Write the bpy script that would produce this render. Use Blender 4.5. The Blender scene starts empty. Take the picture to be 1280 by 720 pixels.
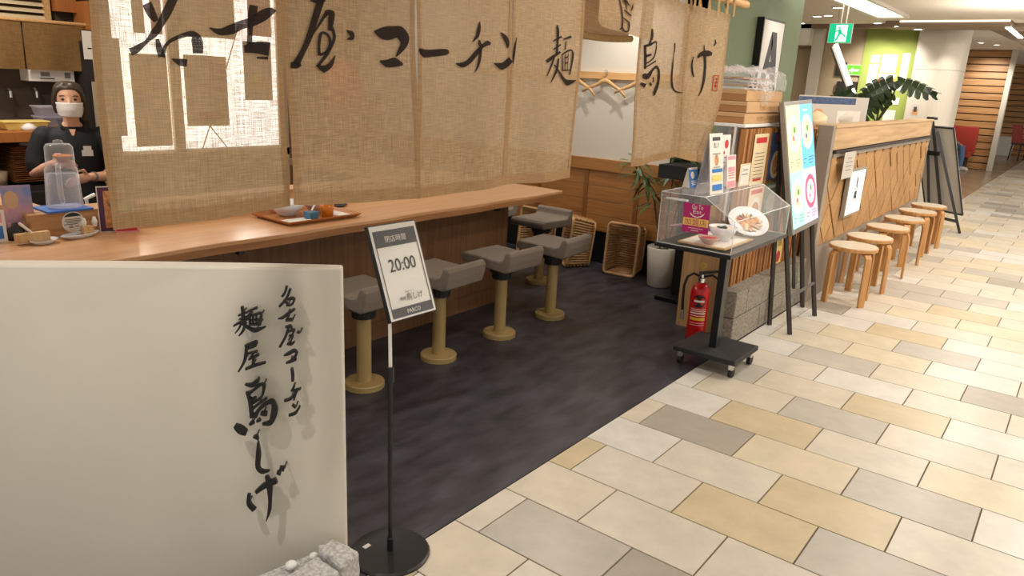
import bpy, math, random
from mathutils import Vector, Matrix
C = bpy.context.scene.collection
SC = bpy.context.scene
PI = math.pi
random.seed(7)

# ---------------------------------------------------------------- camera
cam = bpy.data.cameras.new('camera'); camo = bpy.data.objects.new('camera', cam); C.objects.link(camo)
cam.sensor_fit = 'HORIZONTAL'; cam.sensor_width = 36.0; cam.lens = 916.08 / 1280 * 36
cam.clip_start = 0.05; cam.clip_end = 200
Rm = Matrix(((0.7841538, -0.20578445, 0.58545332), (0.61876181, 0.1873774, -0.76290467), (0.0472932, 0.96049074, 0.27426426)))
camo.matrix_world = Matrix.Translation((0, 0, 1.5)) @ Rm.to_4x4()
SC.camera = camo

# ---------------------------------------------------------------- world, lights, exposure
SC.view_settings.view_transform = 'Standard'; SC.view_settings.look = 'None'
SC.view_settings.exposure = -0.1; SC.view_settings.gamma = 1.0; SC.view_settings.use_curve_mapping = False
SC.cycles.use_denoising = True
SC.cycles.max_bounces = 8; SC.cycles.transparent_max_bounces = 16
wd = bpy.data.worlds.new('world'); SC.world = wd; wd.use_nodes = True
wd.node_tree.nodes['Background'].inputs[0].default_value = (1.0, 0.94, 0.86, 1)
wd.node_tree.nodes['Background'].inputs[1].default_value = 0.75
WARM = (1.0, 0.93, 0.83)
def light(name, kind, loc, power, col=WARM, size=0.3, to=None, spot=None, blend=0.5):
    l = bpy.data.lights.new(name, kind); l.energy = power; l.color = col
    if kind == 'AREA': l.shape = 'DISK'; l.size = size
    else: l.shadow_soft_size = size
    if spot: l.spot_size = math.radians(spot); l.spot_blend = blend
    o = bpy.data.objects.new(name, l); C.objects.link(o); o.location = loc
    d = Vector(to) - Vector(loc) if to else Vector((0, 0, -1))
    o.rotation_euler = d.to_track_quat('-Z', 'Y').to_euler()
    return o
# corridor downlights (area discs just below the ceiling)
for y, p in ((0.3, 8), (2.6, 16), (4.9, 32), (7.2, 40), (9.5, 40), (12.0, 50), (15.0, 50), (18.0, 54)):
    light('corridor_downlight', 'AREA', (0.55, y, 2.47), p, size=0.22)
for y, p in ((4.2, 14), (6.6, 20), (9.0, 22), (11.4, 24)):
    light('corridor_downlight', 'AREA', (-0.75, y, 2.47), p, size=0.2)
light('corridor_downlight', 'AREA', (-0.9, 2.3, 2.47), 11, size=0.2)  # extra lamp added to light the display cards and curtain front
light('corridor_spot', 'SPOT', (-1.42, 0.05, 2.47), 85, size=0.03, to=(-1.78, 1.0, 0.5), spot=60, blend=1.0)
light('display_fill', 'SPOT', (-0.75, 2.5, 2.46), 60, size=0.04, to=(-1.72, 4.3, 1.0), spot=42, blend=0.9)  # added fill spot that brightens the display cards, no fitting modelled
light('shop_wall_spot', 'SPOT', (-2.72, 4.92, 2.45), 60, size=0.025, to=(-3.2, 5.36, 0.9), spot=85, blend=0.8)
light('ceiling_fill', 'AREA', (0.7, 6.0, 2.1), 38, size=1.2, to=(0.7, 6.0, 3)); light('ceiling_fill', 'AREA', (-0.9, 9.6, 2.0), 16, size=1.2, to=(-0.9, 9.6, 3)); light('ceiling_fill', 'AREA', (-0.4, 15.5, 2.2), 30, size=1.2, to=(-0.4, 15.5, 3))  # added upward fill lamps to brighten the ceiling, no real fittings
# shop ceiling lamps (dim, warm)
for x, y, p in ((-4.4, 0.9, 26), (-5.3, 1.6, 22), (-2.9, 4.4, 10), (-5.2, 4.6, 10)):
    light('shop_downlight', 'AREA', (x, y, 2.46), p, size=0.18)
light('counter_downlight', 'SPOT', (-3.1, 1.9, 2.45), 26, size=0.05, spot=85, blend=0.8)
light('counter_downlight', 'SPOT', (-3.1, 3.6, 2.45), 22, size=0.05, spot=80, blend=0.8)
# cafe wall washers and other spots
light('wall_washer', 'SPOT', (-2.45, 11.4, 2.41), 75, size=0.04, to=(-2.5, 12.2, 1.75), spot=70, blend=0.8)
light('wall_washer', 'SPOT', (-2.72, 11.4, 2.41), 75, size=0.04, to=(-2.85, 12.2, 1.75), spot=70, blend=0.8)
light('wall_washer', 'SPOT', (-1.75, 11.5, 2.41), 40, size=0.03, to=(-1.9, 12.4, 1.3), spot=55, blend=0.7)
light('wall_washer', 'SPOT', (-2.15, 18.9, 2.4), 130, size=0.04, to=(-2.2, 20, 1.7), spot=75, blend=0.9)
light('wall_washer', 'SPOT', (-2.1, 6.6, 2.44), 14, size=0.03, to=(-2.5, 7.1, 1.4), spot=70, blend=0.8)
for x, y, p in ((-3.6, 7.5, 14), (-3.4, 10.2, 16)):
    light('cafe_downlight', 'AREA', (x, y, 2.46), p, size=0.2)

# ---------------------------------------------------------------- materials
MATS = {}
def nodes(name):
    m = bpy.data.materials.new(name); m.use_nodes = True
    nt = m.node_tree; return m, nt, nt.nodes, nt.links, nt.nodes['Principled BSDF']
def rgb(c): return (c[0], c[1], c[2], 1)
def sr(r, g, b):
    f = lambda v: ((v / 255 + 0.055) / 1.055) ** 2.4 if v > 10 else v / 255 / 12.92
    return (f(r), f(g), f(b))
def mat(name, col, rough=0.5, amt=0.0, scale=8.0, stretch=(1, 1, 1), col2=None, metal=0.0, bump=0.0, emit=0.0, spec=0.5, rand=0.0, detail=4, bscale=None):
    m, nt, N, L, B = nodes(name)
    B.inputs['Base Color'].default_value = rgb(col); B.inputs['Roughness'].default_value = rough
    B.inputs['Metallic'].default_value = metal; B.inputs['Specular IOR Level'].default_value = spec
    out = None
    if amt or col2 or bump:
        tc = N.new('ShaderNodeTexCoord'); mp = N.new('ShaderNodeMapping'); mp.inputs['Scale'].default_value = stretch
        L.new(tc.outputs['Object'], mp.inputs['Vector'])
        oi = N.new('ShaderNodeObjectInfo'); sc = N.new('ShaderNodeVectorMath'); sc.operation = 'SCALE'
        L.new(oi.outputs['Random'], sc.inputs['Scale']); sc.inputs[0].default_value = (37, 19, 53)
        L.new(sc.outputs[0], mp.inputs['Location'])
        nz = N.new('ShaderNodeTexNoise'); nz.inputs['Scale'].default_value = scale; nz.inputs['Detail'].default_value = detail
        L.new(mp.outputs[0], nz.inputs['Vector'])
        rp = N.new('ShaderNodeValToRGB'); rp.color_ramp.elements[0].position = 0.3; rp.color_ramp.elements[1].position = 0.7
        c2 = col2 if col2 else tuple(min(1, v * (1 + amt)) for v in col)
        c1 = col if col2 else tuple(v * (1 - amt) for v in col)
        rp.color_ramp.elements[0].color = rgb(c1); rp.color_ramp.elements[1].color = rgb(c2)
        L.new(nz.outputs['Fac'], rp.inputs[0]); out = rp.outputs[0]
        if bump:
            b = N.new('ShaderNodeBump'); b.inputs['Strength'].default_value = bump; b.inputs['Distance'].default_value = 0.01
            src = nz
            if bscale:
                src = N.new('ShaderNodeTexNoise'); src.inputs['Scale'].default_value = bscale; src.inputs['Detail'].default_value = 3
                L.new(mp.outputs[0], src.inputs['Vector'])
            L.new(src.outputs['Fac'], b.inputs['Height']); L.new(b.outputs[0], B.inputs['Normal'])
    if rand:
        oi = N.new('ShaderNodeObjectInfo'); hs = N.new('ShaderNodeHueSaturation')
        mr = N.new('ShaderNodeMapRange'); mr.inputs['To Min'].default_value = 1 - rand; mr.inputs['To Max'].default_value = 1 + rand
        L.new(oi.outputs['Random'], mr.inputs['Value']); L.new(mr.outputs[0], hs.inputs['Value'])
        if out: L.new(out, hs.inputs['Color'])
        else: hs.inputs['Color'].default_value = rgb(col)
        out = hs.outputs[0]
    if out: L.new(out, B.inputs['Base Color'])
    if emit:
        B.inputs['Emission Strength'].default_value = emit
        if out: L.new(out, B.inputs['Emission Color'])
        else: B.inputs['Emission Color'].default_value = rgb(col)
    MATS[name] = m; return m
def wood(name, a, b, axis, rough=0.45, scale=6.0, rand=0.0, bump=0.05):
    st = [9, 9, 9]; st['xyz'.index(axis)] = 0.55
    return mat(name, a, rough, col2=b, scale=scale, stretch=tuple(st), rand=rand, bump=bump, detail=6)
def glassy(name, tint=(1, 1, 1), alpha=0.12, rough=0.03, col=(1, 1, 1), edge=0.3):
    m, nt, N, L, B = nodes(name)
    out = N['Material Output']; mx = N.new('ShaderNodeMixShader'); tr = N.new('ShaderNodeBsdfTransparent')
    tr.inputs[0].default_value = rgb(tint); B.inputs['Base Color'].default_value = rgb(col); B.inputs['Roughness'].default_value = rough
    lw = N.new('ShaderNodeLayerWeight'); lw.inputs[0].default_value = 0.5
    pw = N.new('ShaderNodeMath'); pw.operation = 'POWER'; pw.inputs[1].default_value = 3.0; L.new(lw.outputs['Facing'], pw.inputs[0])
    ad = N.new('ShaderNodeMath'); ad.operation = 'MULTIPLY_ADD'; ad.inputs[1].default_value = edge; ad.inputs[2].default_value = alpha; ad.use_clamp = True
    L.new(pw.outputs[0], ad.inputs[0]); L.new(ad.outputs[0], mx.inputs[0])
    L.new(tr.outputs[0], mx.inputs[1]); L.new(B.outputs[0], mx.inputs[2]); L.new(mx.outputs[0], out.inputs[0])
    MATS[name] = m; return m
def burlap(name, col, trans=0.25, ink=False):
    m, nt, N, L, B = nodes(name)
    out = N['Material Output']; tc = N.new('ShaderNodeTexCoord')
    def nz(st, s, d=2):
        mp = N.new('ShaderNodeMapping'); mp.inputs['Scale'].default_value = st; L.new(tc.outputs['Object'], mp.inputs[0])
        n = N.new('ShaderNodeTexNoise'); n.inputs['Scale'].default_value = s; n.inputs['Detail'].default_value = d
        L.new(mp.outputs[0], n.inputs[0]); return n.outputs['Fac']
    h = nz((20, 22, 560), 1.0); v = nz((20, 520, 18), 1.0); g = nz((3, 3, 3), 1.0)
    def mth(op, a, b):
        x = N.new('ShaderNodeMath'); x.operation = op
        for i, q in enumerate((a, b)):
            if isinstance(q, (int, float)): x.inputs[i].default_value = q
            else: L.new(q, x.inputs[i])
        return x.outputs[0]
    s = mth('ADD', mth('MULTIPLY', h, 0.52), mth('MULTIPLY', v, 0.48))
    rp = N.new('ShaderNodeValToRGB'); e = rp.color_ramp.elements; e[0].position = 0.36; e[1].position = 0.64
    e[0].color = rgb(tuple(c * 0.80 for c in col)); e[1].color = rgb(tuple(min(1, c * 1.15) for c in col)); L.new(s, rp.inputs[0])
    df = N.new('ShaderNodeBsdfDiffuse'); tl = N.new('ShaderNodeBsdfTranslucent'); tp = N.new('ShaderNodeBsdfTransparent')
    L.new(rp.outputs[0], df.inputs[0]); L.new(rp.outputs[0], tl.inputs[0])
    m1 = N.new('ShaderNodeMixShader'); m1.inputs[0].default_value = 0.3; L.new(df.outputs[0], m1.inputs[1]); L.new(tl.outputs[0], m1.inputs[2])
    mr = N.new('ShaderNodeMapRange'); mr.inputs['From Min'].default_value = 0.36; mr.inputs['From Max'].default_value = 0.64
    mr.inputs['To Min'].default_value = trans * 1.8; mr.inputs['To Max'].default_value = trans * 0.2; L.new(s, mr.inputs[0])
    m2 = N.new('ShaderNodeMixShader'); L.new(mr.outputs[0], m2.inputs[0]); L.new(m1.outputs[0], m2.inputs[1]); L.new(tp.outputs[0], m2.inputs[2])
    bp = N.new('ShaderNodeBump'); bp.inputs['Strength'].default_value = 0.25; bp.inputs['Distance'].default_value = 0.002
    L.new(s, bp.inputs['Height']); L.new(bp.outputs[0], df.inputs['Normal'])
    L.new(m2.outputs[0], out.inputs[0]); N.remove(B); MATS[name] = m; return m
def tile_mat():
    m, nt, N, L, B = nodes('floor_tile')
    oi = N.new('ShaderNodeObjectInfo')
    tc = N.new('ShaderNodeTexCoord'); nz = N.new('ShaderNodeTexNoise'); nz.inputs['Scale'].default_value = 7; nz.inputs['Detail'].default_value = 9; nz.inputs['Roughness'].default_value = 0.65
    nz.noise_dimensions = '4D'; L.new(tc.outputs['Object'], nz.inputs['Vector']); 
    ml = N.new('ShaderNodeMath'); ml.operation = 'MULTIPLY'; ml.inputs[1].default_value = 90; L.new(oi.outputs['Random'], ml.inputs[0]); L.new(ml.outputs[0], nz.inputs['W'])
    mr = N.new('ShaderNodeMapRange'); mr.inputs['From Min'].default_value = 0.3; mr.inputs['From Max'].default_value = 0.7; mr.inputs['To Min'].default_value = 0.86; mr.inputs['To Max'].default_value = 1.08
    L.new(nz.outputs['Fac'], mr.inputs[0])
    mx = N.new('ShaderNodeMix'); mx.data_type = 'RGBA'; mx.blend_type = 'MULTIPLY'; mx.inputs[0].default_value = 1
    L.new(oi.outputs['Color'], mx.inputs[6]); L.new(mr.outputs[0], mx.inputs[7]); L.new(mx.outputs[2], B.inputs['Base Color'])
    B.inputs['Roughness'].default_value = 0.34; B.inputs['Specular IOR Level'].default_value = 0.45
    MATS['floor_tile'] = m; return m

tile_mat()
mat('grout', sr(96, 84, 68), 0.9)
mat('vinyl', sr(36, 34, 39), 0.40, col2=sr(70, 68, 76), scale=5.5, stretch=(2.2, 0.8, 1), bump=0.08, detail=8, bscale=30)
mat('kitchen_floor', sr(60, 56, 52), 0.6)
mat('cafe_floor', sr(158, 140, 118), 0.25, amt=0.12, scale=2.0)
mat('ceiling_white', sr(226, 218, 204), 0.9)
mat('soffit', sr(140, 122, 102), 0.9)
mat('plaster_white', sr(206, 200, 188), 0.9, amt=0.02)
mat('wall_green', sr(118, 134, 104), 0.55, amt=0.05, scale=20, stretch=(8, 8, 0.3))
mat('lime_green', sr(150, 164, 82), 0.8)
mat('beige_wall', sr(178, 160, 132), 0.8)
mat('column_white', sr(206, 198, 184), 0.5)
mat('kitchen_wall', sr(70, 58, 48), 0.7, amt=0.1)
mat('kitchen_dark', sr(40, 34, 32), 0.6)
wood('wainscot', sr(150, 100, 50), sr(176, 122, 66), 'x', 0.5, rand=0.04)
wood('wainscot_stile', sr(120, 76, 38), sr(142, 92, 48), 'z', 0.5)
mat('black_base', sr(24, 24, 26), 0.5)
wood('counter_wood', sr(196, 146, 102), sr(214, 168, 124), 'y', 0.28, scale=3.5)
wood('counter_edge', sr(150, 100, 58), sr(176, 124, 76), 'y', 0.5, scale=4)
wood('counter_base', sr(112, 78, 50), sr(132, 96, 64), 'z', 0.5, scale=5)
wood('light_wood', sr(190, 150, 100), sr(212, 174, 124), 'z', 0.5)
wood('rail_wood', sr(196, 150, 96), sr(214, 170, 116), 'x', 0.5)
wood('pale_wood_y', sr(180, 144, 104), sr(208, 176, 134), 'y', 0.55, scale=3)
wood('riser_wood', sr(158, 108, 62), sr(206, 160, 108), 'y', 0.55, scale=5)
wood('batten_wood', sr(146, 92, 46), sr(186, 128, 72), 'z', 0.5, rand=0.18)
wood('diamond_wood', sr(164, 122, 74), sr(184, 142, 92), 'z', 0.6, scale=5, rand=0.10)
wood('groove_wood', sr(78, 48, 24), sr(92, 58, 30), 'z', 0.7)
wood('plank_wood', sr(160, 112, 66), sr(196, 150, 98), 'x', 0.5, scale=3, rand=0.12)
wood('birch', sr(176, 124, 70), sr(206, 156, 100), 'z', 0.4)
wood('post_orange', sr(160, 96, 44), sr(178, 112, 56), 'z', 0.5)
mat('plank_gap', sr(58, 38, 24), 0.8)
mat('monolith_white', sr(214, 207, 194), 0.75, amt=0.025, scale=3, bump=0.03, bscale=60)
mat('stool_top', sr(206, 196, 178), 0.3)
mat('letter_black', sr(20, 20, 22), 0.45)
mat('granite', sr(150, 148, 146), 0.8, col2=sr(206, 204, 202), scale=90, bump=0.3, detail=2)
mat('block_stone', sr(120, 112, 100), 0.9, col2=sr(164, 156, 142), scale=60, bump=0.5, detail=3)
mat('mortar', sr(92, 84, 74), 0.95)
mat('black_metal', sr(22, 22, 24), 0.35)
mat('black_soft', sr(28, 27, 29), 0.6)
mat('dark_frame', sr(52, 46, 42), 0.5)
mat('chrome', (0.75, 0.75, 0.76), 0.18, metal=1.0)
mat('grey_metal', sr(150, 146, 140), 0.35, metal=0.6)
mat('grey_paint', sr(150, 140, 128), 0.5)
mat('white_paint', sr(225, 222, 216), 0.4)
mat('white_gloss', sr(232, 230, 226), 0.15)
mat('khaki_post', sr(170, 146, 96), 0.4)
mat('seat_fabric', sr(128, 117, 106), 0.85, amt=0.12, scale=160, bump=0.15)
mat('rattan', sr(176, 136, 90), 0.6, amt=0.2, scale=30)
mat('rattan_rim', sr(196, 156, 110), 0.55, amt=0.15, scale=20)
mat('leaf', sr(66, 92, 44), 0.45, amt=0.25, scale=9)
mat('leaf_dark', sr(34, 58, 30), 0.35, amt=0.3, scale=9)
mat('stem', sr(70, 70, 40), 0.6)
mat('soil', sr(44, 34, 26), 0.95)
mat('pot_white', sr(200, 194, 184), 0.5)
mat('red_paint', sr(196, 20, 24), 0.22)
mat('yellow', sr(226, 180, 50), 0.4)
mat('cardboard', sr(196, 156, 112), 0.7, amt=0.05, rand=0.05)
mat('cardboard_dark', sr(164, 118, 72), 0.7)
mat('paper', sr(228, 222, 212), 0.7)
mat('paper_grey', sr(196, 190, 182), 0.7)
mat('ink', sr(40, 38, 38), 0.7)
mat('ink_grey', sr(120, 114, 110), 0.7)
mat('charcoal', sr(62, 62, 66), 0.5)
mat('print_blue', sr(50, 120, 190), 0.6); mat('print_red', sr(196, 44, 48), 0.6); mat('print_yellow', sr(230, 206, 120), 0.6)
mat('print_pink', sr(226, 150, 160), 0.6); mat('print_green', sr(110, 150, 110), 0.6); mat('print_cream', sr(226, 206, 168), 0.6)
mat('print_food', sr(196, 140, 90), 0.6, amt=0.5, scale=60); mat('print_navy', sr(66, 84, 120), 0.6, amt=0.4, scale=30)
mat('print_purple', sr(84, 44, 84), 0.6); mat('print_skyphoto', sr(120, 140, 190), 0.5, col2=sr(214, 150, 150), scale=14)
mat('print_face', sr(206, 166, 130), 0.5)
mat('magenta', sr(176, 26, 106), 0.45); mat('sign_yellow', sr(236, 200, 96), 0.45)
mat('blue_mat', sr(40, 100, 180), 0.5)
mat('cup_orange', sr(206, 120, 24), 0.25); mat('cup_blue', sr(70, 118, 150), 0.4)
mat('ceramic', sr(226, 226, 230), 0.12)
mat('ceramic_pink', sr(206, 170, 156), 0.25)
mat('tray_wood', sr(176, 112, 58), 0.3, amt=0.1, scale=10)
mat('tray_stack', sr(176, 124, 72), 0.5, rand=0.12)
mat('skin', sr(214, 164, 136), 0.5, spec=0.3)
mat('hair', sr(62, 50, 40), 0.4); mat('shirt_black', sr(15, 15, 21), 0.8); mat('trousers', sr(26, 26, 30), 0.8)
mat('mask_white', sr(232, 230, 226), 0.8)
mat('denim', sr(84, 118, 160), 0.8, amt=0.15, scale=40); mat('shirt_grey', sr(170, 166, 160), 0.8); mat('shoe_white', sr(226, 224, 220), 0.6)
mat('red_seat', sr(176, 56, 44), 0.6)
mat('emit_white', (1.0, 0.95, 0.85), 0.5, emit=9.0)
mat('emit_soft', (1.0, 0.94, 0.84), 0.5, emit=3.0)
mat('emit_line', (1.0, 0.94, 0.84), 0.5, emit=1.3)
mat('wall_glow', (1.0, 0.97, 0.9), 0.5, emit=4.5)  # emission stands in for a strongly lit white wall
mat('lightbox_white', (1.0, 0.97, 0.9), 0.4, emit=1.05)
mat('exit_green', sr(0, 170, 120), 0.4, emit=1.1); mat('exit_white', (0.95, 1.0, 0.98), 0.4, emit=1.4)
mat('exit_lime', sr(90, 200, 40), 0.4, emit=0.9)
for nm, c in (('lb_yellow', (240, 218, 160)), ('lb_blue', (96, 178, 236)), ('lb_mint', (160, 230, 204)), ('lb_pink', (238, 186, 226)), ('lb_plate', (238, 244, 248)), ('lb_red', (214, 84, 112)), ('lb_dark', (70, 80, 90)), ('lb_green', (84, 140, 74)), ('lb_noodle', (208, 190, 158))):
    mat(nm, sr(*c), 0.35, emit=0.85)
glassy('acrylic', alpha=0.025, edge=0.22); glassy('plastic_film', alpha=0.16, rough=0.16, edge=0.6, col=(0.85, 0.85, 0.88)); glassy('clear_plastic', (0.94, 0.94, 0.97), alpha=0.13, rough=0.15, edge=0.5)
glassy('acrylic_edge', (0.92, 0.96, 0.96), alpha=0.45, rough=0.2); glassy('frost', (0.9, 0.88, 0.95), alpha=0.28, rough=0.4, col=(0.75, 0.73, 0.78))
burlap('burlap', sr(192, 164, 130), 0.15); burlap('burlap_hem', sr(188, 154, 116), 0.05); burlap('burlap_dark', sr(150, 116, 74), 0.08)
burlap('brush_ink', sr(58, 50, 48), 0.06); burlap('seal_red', sr(178, 62, 44), 0.06)
mat('burlap_loop', sr(160, 128, 80), 0.9, amt=0.2, scale=120)

# ---------------------------------------------------------------- geometry helpers
class G:
    def __init__(s): s.v = []; s.f = []
    def add(s, vs, fs):
        b = len(s.v); s.v += [tuple(v) for v in vs]; s.f += [tuple(i + b for i in f) for f in fs]; return s
    def box(s, x0, x1, y0, y1, z0, z1):
        vs = [(x, y, z) for z in (z0, z1) for y in (y0, y1) for x in (x0, x1)]
        return s.add(vs, [(0, 2, 3, 1), (4, 5, 7, 6), (0, 1, 5, 4), (2, 6, 7, 3), (0, 4, 6, 2), (1, 3, 7, 5)])
    def hexa(s, b, t):
        """b, t: four points each, same order (counter-clockwise seen from t)"""
        return s.add(list(b) + list(t), [(3, 2, 1, 0), (4, 5, 6, 7), (0, 1, 5, 4), (1, 2, 6, 5), (2, 3, 7, 6), (3, 0, 4, 7)])
    def prism(s, poly, d):
        """poly: 3D loop, extruded by vector d"""
        n = len(poly); d = Vector(d); p = [Vector(q) for q in poly]
        vs = p + [q + d for q in p]
        fs = [tuple(range(n))[::-1], tuple(range(n, 2 * n))] + [(i, (i + 1) % n, n + (i + 1) % n, n + i) for i in range(n)]
        return s.add(vs, fs)
    def tube(s, pts, r, n=8, cap=True, sq=None):
        """swept tube; r a number or list; sq=(a,b) gives elliptical scale"""
        p = [Vector(q) for q in pts]; m = len(p); rs = r if isinstance(r, (list, tuple)) else [r] * m
        t0 = (p[1] - p[0]).normalized(); up = Vector((0, 0, 1)) if abs(t0.z) < 0.9 else Vector((1, 0, 0))
        nx = t0.cross(up).normalized(); vs = []
        for i in range(m):
            t = (p[min(i + 1, m - 1)] - p[max(i - 1, 0)])
            t = t.normalized() if t.length > 1e-9 else t0
            nx = (nx - t * nx.dot(t)).normalized(); ny = t.cross(nx)
            for k in range(n):
                a = 2 * PI * k / n; ca, sa = math.cos(a), math.sin(a)
                if sq: ca *= sq[0]; sa *= sq[1]
                vs.append(p[i] + (nx * ca + ny * sa) * rs[i])
        fs = [(i * n + k, i * n + (k + 1) % n, (i + 1) * n + (k + 1) % n, (i + 1) * n + k) for i in range(m - 1) for k in range(n)]
        if cap: fs += [tuple(range(n))[::-1], tuple(range((m - 1) * n, m * n))]
        return s.add(vs, fs)
    def lathe(s, prof, c=(0, 0, 0), n=20, cap=True, sx=1, sy=1):
        vs = [(c[0] + r * math.cos(2 * PI * k / n) * sx, c[1] + r * math.sin(2 * PI * k / n) * sy, c[2] + z) for r, z in prof for k in range(n)]
        m = len(prof)
        fs = [(i * n + k, i * n + (k + 1) % n, (i + 1) * n + (k + 1) % n, (i + 1) * n + k) for i in range(m - 1) for k in range(n)]
        if cap: fs += [tuple(range(n))[::-1], tuple(range((m - 1) * n, m * n))]
        return s.add(vs, fs)
    def loft(s, rings, n=14):
        """rings: (x,y,z,rx,ry) horizontal ellipses bottom to top"""
        vs = [(x + rx * math.cos(2 * PI * k / n), y + ry * math.sin(2 * PI * k / n), z) for x, y, z, rx, ry in rings for k in range(n)]
        m = len(rings)
        fs = [(i * n + k, i * n + (k + 1) % n, (i + 1) * n + (k + 1) % n, (i + 1) * n + k) for i in range(m - 1) for k in range(n)]
        fs += [tuple(range(n))[::-1], tuple(range((m - 1) * n, m * n))]
        return s.add(vs, fs)
    def grid(s, fn, nu, nv):
        vs = [fn(i / nu, j / nv) for j in range(nv + 1) for i in range(nu + 1)]; w = nu + 1
        return s.add(vs, [(j * w + i, j * w + i + 1, (j + 1) * w + i + 1, (j + 1) * w + i) for j in range(nv) for i in range(nu)])
    def quad(s, a, b, c, d): return s.add([a, b, c, d], [(0, 1, 2, 3)])
    def xf(s, M): s.v = [tuple(M @ Vector(v)) for v in s.v]; return s
def mesh_obj(name, g, m, loc=(0, 0, 0), smooth=False, bevel=0.0, seg=2, solid=0.0):
    me = bpy.data.meshes.new(name); lx, ly, lz = loc
    me.from_pydata([(x - lx, y - ly, z - lz) for x, y, z in g.v], [], g.f); me.update()
    if smooth:
        for p in me.polygons: p.use_smooth = True
    me.materials.append(MATS[m])
    o = bpy.data.objects.new(name, me); C.objects.link(o); o.location = loc
    if solid:
        md = o.modifiers.new('solid', 'SOLIDIFY'); md.thickness = solid; md.offset = 0
    if bevel:
        md = o.modifiers.new('bevel', 'BEVEL'); md.width = bevel; md.segments = seg; md.limit_method = 'ANGLE'; md.angle_limit = 0.6
    return o
def tag(o, label=None, cat=None, group=None, kind=None):
    if label: o['label'] = label
    if cat: o['category'] = cat
    if group: o['group'] = group
    if kind: o['kind'] = kind
    return o
def thing(name, label, cat, loc=(0, 0, 0), rz=0.0, group=None):
    o = bpy.data.objects.new(name, None); C.objects.link(o); o.location = loc; o.rotation_euler = (0, 0, rz)
    o.empty_display_size = 0.1
    return tag(o, label, cat, group)
def rootloc(o):
    while o.parent: o = o.parent
    return tuple(o.location) if o.get('_w', 1) else (0, 0, 0)
def part(name, g, m, parent, w=True, label=None, **k):
    """w: geometry given in world coordinates (unrotated root)"""
    o = mesh_obj(name, g, m, rootloc(parent) if w else (0, 0, 0), **k); o.parent = parent; o.location = (0, 0, 0)
    if label: o['label'] = label
    return o
def solo(name, g, m, label, cat, loc, group=None, **k): return tag(mesh_obj(name, g, m, loc, **k), label, cat, group)
def struct(name, g, m, **k): return tag(mesh_obj(name, g, m, **k), kind='structure')
def copy_tree(o, parent=None):
    c = o.copy(); C.objects.link(c); c.parent = parent
    for ch in o.children: copy_tree(ch, c)
    return c
def inst(o, parent, loc=None, name=None):
    c = o.copy(); C.objects.link(c); c.parent = parent
    if loc is not None: c.location = loc
    return c
def bake(o):
    dg = bpy.context.evaluated_depsgraph_get(); me = bpy.data.meshes.new_from_object(o.evaluated_get(dg))
    old = o.data; o.modifiers.clear(); o.data = me; bpy.data.meshes.remove(old)
    return o
TXT = {}
def text2d(s, bold=False):
    if s in TXT: return TXT[s]
    cu = bpy.data.curves.new('t', 'FONT'); cu.body = s; cu.size = 1.0; cu.resolution_u = 3
    o = bpy.data.objects.new('t', cu); C.objects.link(o)
    dg = bpy.context.evaluated_depsgraph_get(); dg.update(); me = bpy.data.meshes.new_from_object(o.evaluated_get(dg))
    vs = [(v.co.x, v.co.y) for v in me.vertices]; fs = [tuple(p.vertices) for p in me.polygons]
    bpy.data.objects.remove(o); bpy.data.curves.remove(cu); bpy.data.meshes.remove(me)
    x0 = min(v[0] for v in vs); x1 = max(v[0] for v in vs); y0 = min(v[1] for v in vs); y1 = max(v[1] for v in vs)
    TXT[s] = ([((x - x0) / (x1 - x0), (y - y0) / (y1 - y0)) for x, y in vs], fs); return TXT[s]
class Fr:
    """a flat rectangle frame: origin o (lower left), ux, uy unit vectors, size w h; normal = ux x uy"""
    def __init__(s, o, ux, uy, w, h):
        s.o = Vector(o); s.ux = Vector(ux).normalized(); s.uy = Vector(uy).normalized(); s.n = s.ux.cross(s.uy); s.w = w; s.h = h
    def p(s, a, b, d=0.0): return s.o + s.ux * (a * s.w) + s.uy * (b * s.h) + s.n * d
    def slab(s, a0, b0, a1, b1, d0, d1):
        c = ((a0, b0), (a1, b0), (a1, b1), (a0, b1)); return G().hexa([s.p(a, b, d0) for a, b in c], [s.p(a, b, d1) for a, b in c])
    def rect(s, a0, b0, a1, b1, d): return G().quad(*[s.p(a, b, d) for a, b in ((a0, b0), (a1, b0), (a1, b1), (a0, b1))])
    def text(s, t, a0, b0, a1, b1, d):
        vs, fs = text2d(t); return G().add([s.p(a0 + x * (a1 - a0), b0 + y * (b1 - b0), d) for x, y in vs], fs)
    def disc(s, a, b, ra, d, rb=None, n=24):
        rb = ra * s.w / s.h if rb is None else rb
        return G().add([s.p(a + ra * math.cos(2 * PI * k / n), b + rb * math.sin(2 * PI * k / n), d) for k in range(n)], [tuple(range(n))])
    def poly(s, pts, d): return G().add([s.p(a, b, d) for a, b in pts], [tuple(range(len(pts)))])
    def lines(s, rows, d, h=0.008):
        g = G()
        for a0, a1, b in rows: g.quad(*[s.p(a, q, d) for a, q in ((a0, b), (a1, b), (a1, b + h), (a0, b + h))])
        return g
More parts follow.
